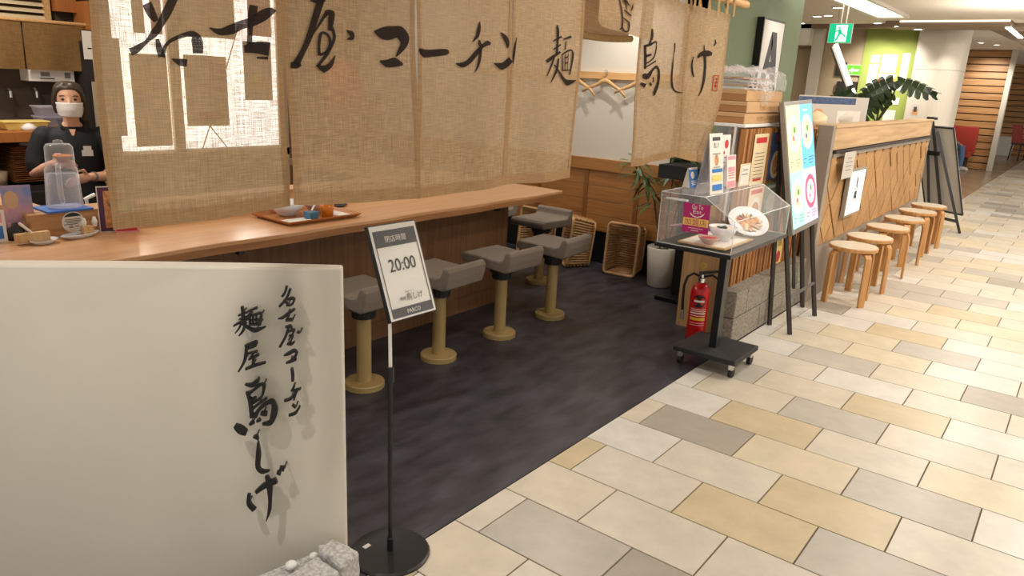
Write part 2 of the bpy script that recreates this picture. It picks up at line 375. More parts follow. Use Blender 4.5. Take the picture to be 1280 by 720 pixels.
def flyer(fr, m, name, label, cat, prints=(), group=None, th=0.002, parent=None, pname='print'):
    """thin sheet with printed areas as children; prints: (kind, args..., material)"""
    base = fr.slab(0, 0, 1, 1, 0, th)
    if parent is None: o = tag(mesh_obj(name, base, m, tuple(fr.o)), label, cat, group)
    else: o = part(name, base, m, parent)
    d = th + 0.0006; root = o
    while root.parent: root = root.parent
    for i, pr in enumerate(prints):
        k, mt = pr[0], pr[-1]; dd = d + 0.0003 * i; g = None
        if k == 'r': g = fr.rect(*pr[1:5], dd)
        elif k == 't': g = fr.text(pr[1], *pr[2:6], dd)
        elif k == 'd': g = fr.disc(pr[1], pr[2], pr[3], dd)
        elif k == 'e': g = fr.disc(pr[1], pr[2], pr[3], dd, pr[4])
        elif k == 'p': g = fr.poly(pr[1], dd)
        elif k == 'l': g = fr.lines(pr[1], dd, pr[2])
        q = mesh_obj({'t': 'lettering', 'l': 'text_lines'}.get(k, pname), g, mt, tuple(root.location)); q.parent = o; q.location = (0, 0, 0)
    return o
# brush strokes: rows of left/right edge points in millimetres
NOREN_INK={'1':[[739,1602,756,1611,747,1584,763,1593,758,1573,767,1578],[793,1626,809,1621,776,1596,792,1590,763,1572,775,1566,752,1558,764,1550,739,1539,744,1534,717,1526,724,1515,706,1521,711,1508],[758,1541,765,1543,758,1522,770,1526,761,1507,774,1511],[773,1507,764,1509,779,1528,773,1531,791,1539,788,1545,813,1548,810,1556,830,1551,834,1563,829,1543,851,1553,830,1532,854,1535,830,1519,852,1520],[786,1505,787,1507,799,1494,805,1507,815,1492,818,1507],[871,1570,872,1573,893,1559,895,1572,926,1563,921,1582,951,1575,945,1592,983,1585,974,1602,1011,1599,998,1618,1027,1611,1021,1626,1038,1620,1037,1622],[971,1627,992,1626,966,1607,987,1606,963,1585,978,1585,961,1559,974,1560,959,1543,974,1543],[953,1527,952,1542,981,1527,983,1552,1013,1523,1019,1553],[982,1516,983,1520,1011,1515,1012,1522]],
'2':[[1129,1651,1131,1658,1153,1646,1153,1661,1174,1655,1172,1662],[1151,1661,1172,1658,1131,1614,1150,1611,1115,1576,1132,1572,1098,1543,1112,1539,1073,1509,1090,1503],[1069,1500,1070,1512,1085,1499,1083,1515,1098,1506,1094,1515],[1127,1569,1125,1570,1151,1595,1145,1597,1172,1618,1164,1622,1183,1626,1176,1636,1182,1627,1200,1634,1180,1612,1198,1612,1178,1590,1191,1590],[1186,1596,1196,1599,1193,1577,1203,1578,1186,1560,1195,1558,1167,1537,1177,1533,1155,1523,1162,1519,1138,1507,1145,1503],[1154,1532,1144,1531,1154,1556,1145,1556,1160,1578,1151,1580,1164,1581,1166,1587,1176,1575,1184,1579,1179,1561,1189,1561,1174,1549,1181,1546,1165,1541,1169,1536,1149,1536,1152,1530],[1140,1506,1144,1512,1162,1493,1160,1509,1190,1509,1179,1516,1200,1534,1198,1535],[1236,1594,1237,1596,1246,1584,1259,1592,1249,1582,1259,1575,1236,1574,1237,1573],[1326,1597,1327,1601,1347,1584,1351,1610,1372,1581,1371,1615,1395,1586,1391,1617,1403,1589,1423,1618,1411,1585,1447,1597,1418,1575,1443,1573,1410,1559,1424,1554,1401,1542,1405,1541],[1345,1527,1347,1530,1367,1514,1369,1532,1398,1515,1400,1539,1426,1520,1429,1525]],
'3':[[1483,1563,1488,1568,1502,1545,1511,1566,1535,1548,1533,1567,1564,1551,1561,1570,1596,1556,1594,1572,1607,1561,1607,1568],[1729,1657,1733,1657,1722,1638,1737,1638,1716,1616,1729,1613,1703,1599,1705,1598],[1727,1605,1735,1606,1730,1590,1742,1597,1750,1587,1746,1596,1772,1593,1765,1606,1781,1594,1783,1602],[1740,1592,1753,1587,1713,1571,1729,1564,1687,1548,1702,1539,1665,1539,1670,1525,1638,1536,1637,1533],[1732,1583,1746,1583,1731,1556,1743,1555,1726,1533,1736,1532,1718,1511,1720,1511],[1827,1633,1830,1635,1842,1617,1861,1626,1856,1604,1876,1609,1863,1592,1874,1592],[1799,1542,1801,1544,1840,1525,1840,1546,1876,1536,1856,1553,1900,1552,1878,1565]],
'4':[[1911,1626,1914,1626,1900,1596,1911,1596,1896,1569,1908,1569,1901,1545,1903,1545],[2117,1678,2126,1680,2120,1658,2137,1660,2122,1631,2136,1631,2121,1589,2135,1590],[2105,1625,2101,1629,2157,1643,2151,1648],[2108,1599,2104,1602,2153,1617,2147,1621],[2079,1556,2067,1564,2109,1572,2098,1580,2154,1593,2146,1598],[2110,1578,2119,1577,2095,1551,2105,1550,2076,1514,2080,1513],[2135,1574,2146,1574,2124,1535,2139,1533,2098,1493,2101,1492],[2112,1551,2118,1554,2143,1529,2153,1533,2177,1502,2192,1510,2213,1486,2214,1506,2267,1504,2265,1506],[2166,1634,2162,1638,2218,1646,2212,1653],[2180,1632,2188,1632,2176,1604,2183,1604],[2160,1589,2166,1589,2167,1534,2176,1534],[2159,1584,2155,1587,2215,1602,2213,1608,2226,1593,2239,1594,2224,1560,2235,1560,2218,1523,2226,1523],[2179,1588,2185,1588,2184,1539,2189,1539],[2199,1592,2204,1593,2202,1540,2207,1540],[2182,1575,2179,1580,2205,1580,2202,1584],[2184,1557,2182,1562,2205,1560,2203,1565],[2169,1533,2168,1538,2224,1537,2223,1541]],
'6':[[2768,1717,2794,1720,2777,1691,2803,1691,2769,1670,2785,1668,2761,1655,2770,1654],[2734,1645,2727,1652,2784,1654,2775,1663,2826,1669,2831,1676,2832,1651,2845,1651,2820,1617,2833,1615,2788,1599,2796,1595,2752,1586,2758,1582],[2729,1653,2748,1654,2738,1607,2758,1608,2744,1563,2760,1563],[2751,1606,2742,1616,2800,1618,2793,1625],[2756,1567,2750,1571,2852,1596,2844,1601],[2738,1528,2736,1541,2770,1523,2754,1547,2799,1534,2771,1546,2827,1560,2810,1567,2857,1569,2862,1582,2875,1556,2902,1558,2880,1513,2906,1511,2847,1479,2885,1473,2852,1459,2862,1458],[2723,1503,2731,1511,2756,1490,2772,1506],[2790,1509,2806,1514,2805,1497,2826,1503],[2824,1534,2839,1535,2832,1515,2849,1516],[3000,1678,3013,1679,3005,1651,3016,1651,3003,1626,3010,1626,2999,1585,3014,1585,3001,1535,3018,1536,3017,1497,3034,1500,3055,1477,3063,1483,3116,1474,3117,1477]],
'7':[[3206,1633,3214,1633,3196,1602,3213,1602,3207,1571,3225,1573,3231,1547,3245,1548],[3297,1690,3305,1691,3305,1666,3320,1667],[3257,1629,3243,1633,3290,1640,3265,1653,3327,1640,3311,1666,3364,1644,3362,1668,3391,1649,3394,1660],[3307,1644,3335,1646,3326,1603,3352,1604,3331,1541,3356,1541,3323,1492,3341,1490,3308,1464,3315,1463],[3402,1720,3409,1721,3408,1705,3424,1705,3394,1693,3404,1691]],
'seal':[[3427,1560,3436,1560,3426,1544,3436,1544,3426,1521,3435,1521,3429,1492,3438,1492],[3496,1562,3506,1562,3497,1537,3506,1536,3493,1491,3503,1491],[3429,1557,3428,1560,3504,1559,3503,1563],[3431,1491,3431,1495,3503,1490,3503,1494],[3447,1542,3446,1546,3495,1543,3494,1548],[3445,1528,3446,1533,3496,1526,3496,1532],[3443,1512,3443,1517,3495,1510,3495,1516],[3463,1551,3475,1550,3459,1502,3471,1502]],
'5':[[2435,1792,2443,1793,2452,1758,2461,1759,2461,1731,2471,1732,2461,1702,2471,1701,2445,1692,2450,1690],[2465,1732,2468,1735,2498,1723,2503,1728,2515,1718,2527,1720,2516,1699,2528,1699,2513,1692,2519,1688,2490,1690,2485,1684,2469,1700,2460,1696],[2473,1758,2476,1761,2502,1750,2509,1755,2533,1742,2539,1746],[2502,1760,2498,1759,2490,1783,2482,1781,2462,1796,2456,1792],[2469,1793,2483,1800,2496,1783,2504,1788,2523,1775,2526,1777],[2542,1788,2546,1788,2535,1774,2547,1773,2529,1761,2532,1760]]}
SIGN_INK={'a':[[142,947,136,946,144,936,139,934,150,925,145,921,154,920,151,916],[133,941,127,938,139,924,133,921,148,908,143,904,162,892,158,888],[150,907,147,910,139,895,135,898,137,891,134,892],[138,907,139,911,127,910,128,917,124,909,118,912,126,902,122,899,133,896,131,892,142,896,142,892],[164,855,165,856,151,856,154,862,137,867,141,873,119,881,122,886],[135,880,129,878,143,859,137,856],[145,849,145,855,126,850,127,858],[146,830,147,834,135,832,133,839,132,827,127,830],[141,834,134,832,150,807,144,804,166,777,160,774],[140,817,141,821,122,823,123,829],[126,825,121,822,133,810,129,807,141,797,138,795],[138,806,138,810,131,807,126,809,135,795,131,793,145,784,139,784,132,781,134,787,123,789,125,792],[118,817,115,823,109,815,108,818],[153,750,154,752,139,753,142,761,126,761,126,769,123,759,116,760,128,749,122,745,135,741,131,736],[148,728,149,731,137,730,138,737,120,738,121,743],[137,714,131,715,136,696,128,696,136,676,129,676],[130,668,126,667,135,656,129,653,139,648,136,645],[133,645,134,649,111,652,112,657],[123,652,118,648,141,628,137,622,158,620,156,615],[127,645,121,643,134,621,129,620],[138,604,135,608,129,595,125,599],[118,603,114,600,130,584,126,578,147,576,146,571]],
'b':[[259,888,253,889,258,871,250,872,260,851,253,851],[266,861,267,865,241,871,242,876],[265,851,266,854,243,859,244,863],[280,832,281,836,261,842,263,848,242,851,243,856],[261,849,256,847,268,830,264,827,278,815,276,813],[252,845,246,843,259,824,253,820,269,808,266,806],[261,841,259,844,245,827,242,833,224,817,224,827,197,832,198,834],[240,874,241,878,216,883,218,889],[234,878,230,877,240,862,236,860],[241,863,237,864,240,836,235,836],[239,858,240,862,213,867,213,873,211,865,205,866,215,836,210,836],[231,862,227,862,232,838,228,838],[222,863,219,863,223,838,220,838],[237,848,237,851,213,852,213,855],[238,836,238,840,212,838,212,842],[253,775,255,780,224,785,224,793,228,782,224,777,251,772,250,767],[253,780,246,780,260,738,253,735,276,705,273,702],[248,754,248,757,222,759,223,765],[236,758,231,755,244,743,241,741],[245,737,247,741,218,750,220,756],[235,748,228,747,239,723,233,722],[255,708,257,713,233,717,235,724,202,728,203,733],[260,665,259,668,243,658,244,669,226,665,234,677,220,680,224,684],[259,643,250,645,253,614,244,615,251,566,241,567],[249,635,254,642,235,647,238,653,219,661,221,668,214,662,206,667,215,648,208,646,222,628,218,624,246,612,243,606],[247,616,250,624,231,624,233,630],[242,590,246,595,224,606,227,611,202,623,205,628],[249,567,250,572,233,567,241,578,223,587,229,594,207,603,212,611,193,609,188,622,192,595,176,597,196,575,180,569,202,557,195,545,219,550,218,545],[223,576,222,583,215,573,214,586,205,573,204,584],[233,553,235,558,222,557,226,566],[251,543,255,549,239,550,246,560],[296,539,290,548,290,527,278,544,281,518,269,538,265,513,259,527],[245,505,246,509,239,503,234,515,233,498,230,500],[235,493,231,493,240,456,227,456,243,414,231,416,228,394,224,405,205,401,205,403],[244,329,249,337,217,348,224,362,185,363,190,378],[219,384,210,386,216,354,200,356,213,312,203,312,216,274,207,272,223,240,221,239],[270,328,261,327,273,295,261,299,258,272,248,281],[187,393,185,401,176,387,173,399],[179,407,177,415,166,400,163,415]]}
# ---------------------------------------------------------------- floors
TX, TY, GAP = 0.445, 0.2835, 0.0035
EDGE = -1.5
fl = struct('floor', G().box(EDGE, 6, -1.2, 40, -0.06, -0.003), 'grout')
def proj(x, y, z):
    q = Rm.transposed() @ Vector((x, y, z - 1.5)); return (640 + 916.08 * q.x / -q.z, 360 - 916.08 * q.y / -q.z) if q.z < -0.1 else (-999, -999)
cells = []
for j in range(-11, 110):
    y0 = 2.541 + (j - 1) * TY; off = -1.174 if j % 2 else -0.948
    for i in range(-4, 13):
        x0 = off + i * TX; a, b = max(x0, EDGE), x0 + TX
        if b - a < 0.03: continue
        vis = any(-40 < proj(px, py, 0)[0] < 1320 and proj(px, py, 0)[1] < 760 for px in (a, b) for py in (y0, y0 + TY))
        if y0 < 36: cells.append((a, b, y0, y0 + TY, not vis))
cells.sort(key=lambda c: (c[4], math.hypot((c[0] + c[1]) / 2, (c[2] + c[3]) / 2)))
full = None
def tile_g(a, b, y0, y1):
    e = 0.0015; b0 = [(a + GAP / 2, y0 + GAP / 2), (b - GAP / 2, y0 + GAP / 2), (b - GAP / 2, y1 - GAP / 2), (a + GAP / 2, y1 - GAP / 2)]
    cx, cy = (a + b) / 2, (y0 + y1) / 2
    low = [(x - cx, y - cy, -0.006) for x, y in b0]; top = [(x - cx - math.copysign(e, x - cx), y - cy - math.copysign(e, y - cy), 0) for x, y in b0]
    return G().hexa(low, top)
rest = G()
TC = {'L': sr(205, 197, 183), 'C': sr(205, 195, 178), 'W': sr(210, 206, 199), 'Y': sr(197, 181, 150), 'T': sr(207, 195, 171), 'G': sr(184, 178, 168), 'D': sr(168, 161, 150)}
TSEEN = [(-1.4, 2.5, 'Y'), (-1.44, 2.1, 'C'), (-1.33, 1.8, 'G'), (-1.17, 2.08, 'L'), (-1.05, 1.85, 'T'), (-1.01, 2.39, 'L'), (-0.83, 2.11, 'W'), (-1.41, 1.62, 'C'), (-1.27, 1.6, 'L'), (-1.23, 2.7, 'W'), (-0.71, 3.84, 'Y'), (-0.86, 3.54, 'G'), (-0.49, 3.54, 'L'), (-0.47, 4.12, 'L'), (-0.28, 3.88, 'W'), (-0.25, 4.43, 'D'), (-0.72, 4.49, 'C'), (-0.93, 4.12, 'W'), (-0.47, 4.78, 'W'), (-0.69, 5.03, 'G'), (-0.91, 4.71, 'T'), (-0.47, 5.36, 'W'), (-1.07, 4.45, 'G'), (-1.03, 3.81, 'C'), (-0.27, 5.26, 'C'), (-0.3, 5.71, 'T'), (-0.68, 5.61, 'L'), (-1.01, 5.22, 'W'), (-1.15, 3.23, 'Y'), (-1.33, 2.96, 'D'), (-0.95, 2.98, 'L'), (-0.7, 3.21, 'L'), (-0.71, 2.67, 'Y'), (-0.49, 2.94, 'G'), (-0.27, 3.22, 'T'), (-0.09, 3.53, 'T'), (-0.28, 2.78, 'L'), (-0.5, 2.43, 'G'), (-0.73, 2.16, 'W'), (-0.2, 2.49, 'Y'), (-0.08, 3.17, 'L'), (0.02, 2.75, 'G'), (-1.32, 3.47, 'C'), (-1.07, 3.85, 'L'), (-1.44, 3.24, 'W'), (-1.22, 3.86, 'G'), (-1.22, 5.3, 'G'), (-0.41, 6.15, 'Y'), (-0.87, 5.93, 'T'), (-0.62, 6.35, 'G'), (-0.41, 6.89, 'L'), (-1.03, 6.16, 'C'), (-0.74, 6.8, 'L')]
def tile_col(a, b, y0, y1):
    for x, y, c in TSEEN:
        if a < x < b and y0 < y < y1: return rgb(TC[c])
    return rgb(TC[random.choice('LLLLCCCWWWTTYGGD')])
random.seed(4)
for n, (a, b, y0, y1, _) in enumerate(cells):
    cx, cy = (a + b) / 2, (y0 + y1) / 2
    if n >= 298:
        t = tile_g(a, b, y0, y1); t.v = [(x + cx, y + cy, z) for x, y, z in t.v]; rest.add(t.v, t.f); continue
    if b - a > TX - 0.001 and full: o = inst(full, fl, (cx, cy, 0)); o.color = tile_col(a, b, y0, y1)
    else:
        o = mesh_obj('tile', tile_g(a, b, y0, y1), 'floor_tile'); o.parent = fl; o.location = (cx, cy, 0); o.color = tile_col(a, b, y0, y1)
        if b - a > TX - 0.001: full = o
o = part('tile_field', rest, 'floor_tile', fl); o['kind'] = 'stuff'; o.color = rgb(TC['L'])
struct('floor', G().box(-3.3, EDGE - 0.002, -1.2, 3.9, -0.06, 0.0).box(-6.4, EDGE - 0.002, 3.9, 5.52, -0.06, 0.0), 'vinyl')
struct('floor', G().box(-6.4, -3.3, -1.2, 3.9, -0.26, -0.2), 'kitchen_floor')
struct('floor', G().box(-7, EDGE - 0.002, 5.52, 40, -0.06, 0.0), 'cafe_floor')

# ---------------------------------------------------------------- walls and ceiling
wb = struct('wall_back', G().box(-6.4, -2.5, 5.38, 5.5, 0, 2.5), 'plaster_white')
def wp(name, x0, x1, z0, z1, d, m, **k): return part(name, G().box(x0, x1, 5.38 - d, 5.38, z0, z1), m, wb, **k)
wp('baseboard', -6.4, -2.5, 0, 0.277, 0.012, 'black_base')
wp('top_rail', -6.4, -2.5, 0.79, 0.89, 0.03, 'wainscot', bevel=0.003)
wp('bottom_rail', -6.4, -2.5, 0.277, 0.305, 0.026, 'wainscot', bevel=0.002)
for k in range(-6, 3):
    xs = -2.877 + 0.493 * k * 1.0
    if xs < -6.3 or xs > -2.5: continue
    wp('stile', xs - 0.019, xs + 0.019, 0.305, 0.79, 0.022, 'wainscot_stile')
for k in range(-7, 2):
    x0 = -2.877 + 0.493 * k + 0.019; x1 = min(x0 + 0.455, -2.5)
    if x0 < -6.3 or x1 - x0 < 0.05: continue
    for z0, z1 in ((0.307, 0.409), (0.413, 0.537), (0.541, 0.660), (0.664, 0.788)): wp('panel', x0, x1, z0, z1, 0.014, 'wainscot', bevel=0.0015, seg=1)
wl = struct('wall_left', G().box(-6.45, -6.3, -1.2, 5.38, -0.2, 2.5), 'kitchen_wall')
struct('ceiling', G().box(-7, 5, -1.2, 12.0, 2.5, 2.6).box(-7, 5, 12.0, 40, 2.62, 2.7), 'ceiling_white')
struct('wall_header', G().box(-1.56, -1.46, 0.58, 4.2, 2.2, 2.5), 'plaster_white')
struct('wall_green', G().box(-2.62, -2.5, 5.38, 7.68, 0, 2.5), 'wall_green')
struct('wall_cafe', G().box(-7, -3.0, 12.25, 12.4, 0, 2.5), 'beige_wall')
struct('wall_cafe', G().box(-7, -6.9, 5.5, 12.25, 0, 2.5), 'beige_wall')
struct('trim_cafe', G().box(-3.72, -3.58, 12.05, 12.2, 0, 2.5), 'plaster_white')
struct('trim_cafe', G().box(-4.5, -3.72, 11.9, 12.24, 2.2, 2.5), 'plaster_white')
struct('wall_lime', G().box(-3.0, -2.28, 12.2, 12.35, 0, 2.5), 'lime_green')
wt = part('white_corner', G().box(-2.5, -2.44, 7.3, 7.7, 0, 1.36), 'plaster_white', bpy.data.objects['wall_green'])
# round-cornered column
def colm(x0, x1, y0, y1, r, z0, z1):
    g = G(); pts = [(x0, y1), (x0, y0), (x1 - r, y0)] + [(x1 - r + r * math.sin(a), y0 + r - r * math.cos(a)) for a in [PI / 2 * k / 8 for k in range(1, 9)]] + [(x1, y1)]
    return g.prism([(x, y, z0) for x, y in pts], (0, 0, z1 - z0))
cl = struct('column', colm(-2.28, -1.72, 12.1, 12.8, 0.26, 0, 2.5), 'column_white')
part('joint', colm(-2.282, -1.718, 12.098, 12.79, 0.26, 1.9, 1.906), 'grey_paint', cl)
fr = Fr((-2.2, 12.098, 1.26), (1, 0, 0), (0, 0, 1), 0.1, 0.16)
flyer(fr, 'paper_grey', 'notice', 'small framed notice on the pale column beside the green wall', 'notice', [('r', .15, .1, .85, .6, 'print_food'), ('r', .3, .35, .7, .8, 'charcoal')])
# ceiling fittings
struct('trim_soffit', G().box(-2.6, -1.15, 11.45, 12.0, 2.42, 2.5).box(-7, 5, 11.9, 12.0, 2.44, 2.62), 'soffit')
struct('trim_soffit', G().hexa([(-1.55, 13.0, 2.5), (5, 13.0, 2.5), (5, 20, 2.5), (-1.2, 20, 2.5)], [(-1.55, 13.0, 2.62), (5, 13.0, 2.62), (5, 20, 2.62), (-1.2, 20, 2.62)]), 'soffit')
def lamp_panel(x0, x1, y0, y1, z, label):
    o = thing('ceiling_light', label, 'light', (x0, y0, z))
    part('frame', G().box(x0 - .05, x0, y0 - .05, y1 + .05, z - .03, z).box(x1, x1 + .05, y0 - .05, y1 + .05, z - .03, z).box(x0, x1, y0 - .05, y0, z - .03, z).box(x0, x1, y1, y1 + .05, z - .03, z), 'white_paint', o)
    part('diffuser', G().box(x0, x1, y0, y1, z - .012, z), 'emit_soft', o)
lamp_panel(-2.52, -2.22, 7.2, 10.7, 2.5, 'long bright white recessed light panel in the ceiling above the cafe')
o = thing('strip_light', 'thin bright line of light along the edge of the ceiling drop', 'light', (-1.8, 11.4, 2.44))
part('lens', G().box(-2.42, -1.16, 11.42, 11.445, 2.478, 2.497), 'emit_line', o)
part('lens', G().box(-1.2, -1.14, 11.45, 13.2, 2.40, 2.418), 'emit_soft', o)
DL = [(-2.75, 9.67, 'small round downlight left of the long light panel'), (-3.29, 10.7, 'left one of a close pair of round downlights'), (-3.12, 10.6, 'right one of a close pair of round downlights'),
      (-3.82, 11.7, 'small round downlight furthest left in the cafe ceiling'), (-2.77, 11.75, 'round downlight above the middle of the lime green wall'), (-2.25, 11.8, 'round downlight above the pale column')]
dl0 = None
for x, y, lb in DL + [(-1.72, 12.5, 'nearer of two downlights between the soffit beams'), (-1.66, 12.74, 'farther of two downlights between the soffit beams'), (-1.99, 18.2, 'round downlight in front of the right half of the plank wall'), (-2.45, 17.3, 'round downlight beside the top of the column, over the plank wall'), (-2.2, 17.6, 'middle downlight of the row over the plank wall')]:
    z = 2.5 if y < 12 else 2.62
    if y < 12 and y > 11.44 and x > -2.6: z = 2.42
    if dl0 is None:
        dl0 = thing('downlight', lb, 'light', (x, y, z), group='round ceiling downlights'); o = dl0
        part('ring', G().lathe([(0.075, 0), (0.075, -0.008), (0.055, -0.01), (0.055, 0)], n=20, cap=False), 'white_paint', o, w=False)
        part('lens', G().lathe([(0.055, -0.002), (0.055, -0.006)], n=16), 'emit_white', o, w=False)
    else:
        o = copy_tree(dl0); o.location = (x, y, z); o['label'] = lb
# plank walls far down the corridor
def plankwall(name, x0, x1, y, z1, n):
    w = struct(name, G().box(x0, x1, y + .03, y + .15, 0, z1), 'plank_gap'); h = z1 / n
    for k in range(n): part('plank', G().box(x0, x1, y, y + .03, k * h + .008, (k + 1) * h - .014), 'plank_wood', w, bevel=.004, seg=1)
plankwall('wall_right', -4.0, -1.86, 20.0, 2.62, 17)
plankwall('wall_right', -3.0, 2.0, 27.0, 2.7, 17)
struct('trim_post', G().box(-1.86, -1.76, 19.9, 20.1, 0, 2.62), 'plaster_white')
struct('wall_end', G().box(-7, 6, 39, 39.2, 0, 2.7), 'beige_wall')

# ---------------------------------------------------------------- white sign wall in front
ux = Vector((-.6951, -.7189, 0)); un = Vector((.7189, -.6951, 0)); P0 = Vector((-1.526, 1.231, 0))
sw = thing('sign_wall', 'curved white sign wall with black brush lettering in front of the counter', 'partition', (-1.526, 1.231, 0))
NS = 24; L = 1.75; TH = 0.055; HT = 0.985
def face(s, d, z):
    q = P0 + ux * s - un * (0.014 * math.sin(PI * min(1, s / 0.95)) if s < .95 else 0) - un * (0.06 * max(0, s - .95) ** 1.3) + un * d
    return (q.x, q.y, z)
g = G(); vs = []
for i in range(NS + 1):
    s = L * i / NS; vs += [face(s, 0, 0), face(s, 0, HT), face(s, -TH, HT), face(s, -TH, 0)]
fs = [(4 * i + a, 4 * i + (a + 1) % 4, 4 * i + 4 + (a + 1) % 4, 4 * i + 4 + a) for i in range(NS) for a in range(4)] + [(3, 2, 1, 0), (4 * NS, 4 * NS + 1, 4 * NS + 2, 4 * NS + 3)]
part('panel', g.add(vs, fs), 'monolith_white', sw, bevel=0.006, seg=2)
def smooth_strip(row):
    """row of l/r points -> Catmull-Rom refined list of (l, r)"""
    P = [((row[i] / 1000, row[i + 1] / 1000), (row[i + 2] / 1000, row[i + 3] / 1000)) for i in range(0, len(row), 4)]
    if len(P) < 3: return P
    out = []
    for i in range(len(P) - 1):
        q = [P[max(i - 1, 0)], P[i], P[i + 1], P[min(i + 2, len(P) - 1)]]
        for t in (0, .25, .5, .75):
            r = []
            for sd in (0, 1):
                r.append(tuple(.5 * (2 * q[1][sd][c] + (q[2][sd][c] - q[0][sd][c]) * t + (2 * q[0][sd][c] - 5 * q[1][sd][c] + 4 * q[2][sd][c] - q[3][sd][c]) * t * t + (3 * q[1][sd][c] - q[0][sd][c] - 3 * q[2][sd][c] + q[3][sd][c]) * t ** 3) for c in (0, 1)))
            out.append(tuple(r))
    return out + [P[-1]]
def ink(rows, fn, thick=None):
    g = G()
    for n, row in enumerate(rows):
        S = smooth_strip(row); e = 0.00004 * n
        if thick is None:
            g.add([fn(p, e) for lr in S for p in lr], [(2 * i, 2 * i + 1, 2 * i + 3, 2 * i + 2) for i in range(len(S) - 1)])
        else:
            for i in range(len(S) - 1):
                pass
            vs = []
            for l, r in S: vs += [fn(l, e), fn(r, e), fn(r, -thick), fn(l, -thick)]
            m = len(S)
            fs = [(4 * i + a, 4 * i + 4 + a, 4 * i + 4 + (a + 1) % 4, 4 * i + (a + 1) % 4) for i in range(m - 1) for a in range(4)] + [(0, 1, 2, 3), (4 * m - 1, 4 * m - 2, 4 * m - 3, 4 * m - 4)]
            g.add(vs, fs)
    return g
def runs(rows, counts):
    i = 0
    for c in counts: yield rows[i:i + c]; i += c
for k, cn in (('a', (4, 3, 7, 2, 1, 4, 2)), ('b', (15, 7, 10, 2, 5))):
    for rows in runs(SIGN_INK[k], cn): part('raised_letter', ink(rows, lambda p, e: face(p[0], .045 + e, p[1]), .012), 'letter_black', sw)
pins = G()
for k in 'ab':
    for row in SIGN_INK[k][::2]:
        m = (len(row) // 8) * 4; cx, cz = (row[m] + row[m + 2]) / 2000, (row[m + 1] + row[m + 3]) / 2000
        pins.tube([face(cx, -.002, cz), face(cx, .036, cz)], .0022, 6)
part('mounting_pins', pins, 'letter_black', sw)

# granite edging stones at the foot of the sign wall
def stone(name, pts, z1, label):
    """irregular block from a ground quad"""
    random.seed(len(label)); g = G(); c = Vector((sum(p[0] for p in pts) / 4, sum(p[1] for p in pts) / 4, 0))
    n = 5
    top = [(p[0] + random.uniform(-.006, .006), p[1] + random.uniform(-.006, .006), z1 + random.uniform(-.008, .008)) for p in pts]
    g.hexa([(p[0], p[1], 0) for p in pts], top)
    o = mesh_obj(name, g, 'granite', tuple(c)); tag(o, label, 'stone', 'granite edging stones')
    md = o.modifiers.new('bevel', 'BEVEL'); md.width = .012; md.segments = 2
    md = o.modifiers.new('sub', 'SUBSURF'); md.subdivision_type = 'SIMPLE'; md.levels = 3; md.render_levels = 3
    tx = bpy.data.textures.new('rough', 'CLOUDS'); tx.noise_scale = .05
    md = o.modifiers.new('disp', 'DISPLACE'); md.texture = tx; md.strength = .014; md.mid_level = .5
    return bake(o)
stone('granite_stone', [(-1.515, 1.116), (-1.407, 1.112), (-1.422, 1.194), (-1.524, 1.188)], .18, 'rough grey granite stone touching the corner of the white sign wall')
stone('granite_stone', [(-1.50, .94), (-1.39, .93), (-1.403, 1.104), (-1.512, 1.110)], .165, 'rough grey granite stone nearer the camera, cut off by the photo edge')
for k, (x, y, r, lb) in enumerate(((-1.535, 1.12, .014, 'white pebble wedged at the joint of the two granite stones'), (-1.545, 1.05, .018, 'largest white pebble, beside the nearer granite stone'))):
    tag(mesh_obj('pebble', G().lathe([(r * .3, .13), (r, .135 + r * .5), (r * .9, .135 + r), (r * .35, .135 + r * 1.3)], (x, y, 0), 10), 'white_gloss', (x, y, 0), smooth=True), lb, 'pebble', 'white pebbles behind the granite stones')
solo('pebble_bed', G().hexa([(-1.60, .93, 0), (-1.515, .93, 0), (-1.527, 1.14, 0), (-1.56, 1.14, 0)], [(-1.60, .93, .13), (-1.515, .93, .13), (-1.527, 1.14, .13), (-1.56, 1.14, .13)]), 'granite', 'narrow grey gravel bed between the sign wall and the granite stones', 'gravel', (-1.55, 1.0, 0))
# ---------------------------------------------------------------- shop curtain on its rod
NX = -1.5
def cloth_x(y, z, ph, amp):
    d = max(0, 1.86 - z)
    push = -.07 * min(1, max(0, (y - 3.2) / .32)) * min(1, max(0, (1.5 - z) / .3)) ** 1.5
    return NX + push + amp * d * (math.sin(y * 16 + ph) * .6 + math.sin(y * 31 + ph * 2.3) * .25) + .006 * d * math.sin(z * 5 + ph)
cu = thing('shop_curtain', 'long tan burlap shop curtain with black brush lettering hanging from a wooden rod', 'curtain', (NX, 2.1, 1.9))
part('rod', G().tube([(NX, .35, 1.905), (NX, 3.74, 1.905)], .019, 14), 'rail_wood', cu, smooth=False)
part('hanging_cord', G().tube([(NX, .6, 1.92), (NX, .6, 2.2)], .004, 6), 'burlap_loop', cu)
part('hanging_cord', G().tube([(NX, 3.3, 1.92), (NX, 3.3, 2.2)], .004, 6), 'burlap_loop', cu)
def ch(k, *cn): return [(k, r) for r in runs(NOREN_INK[k], cn)]
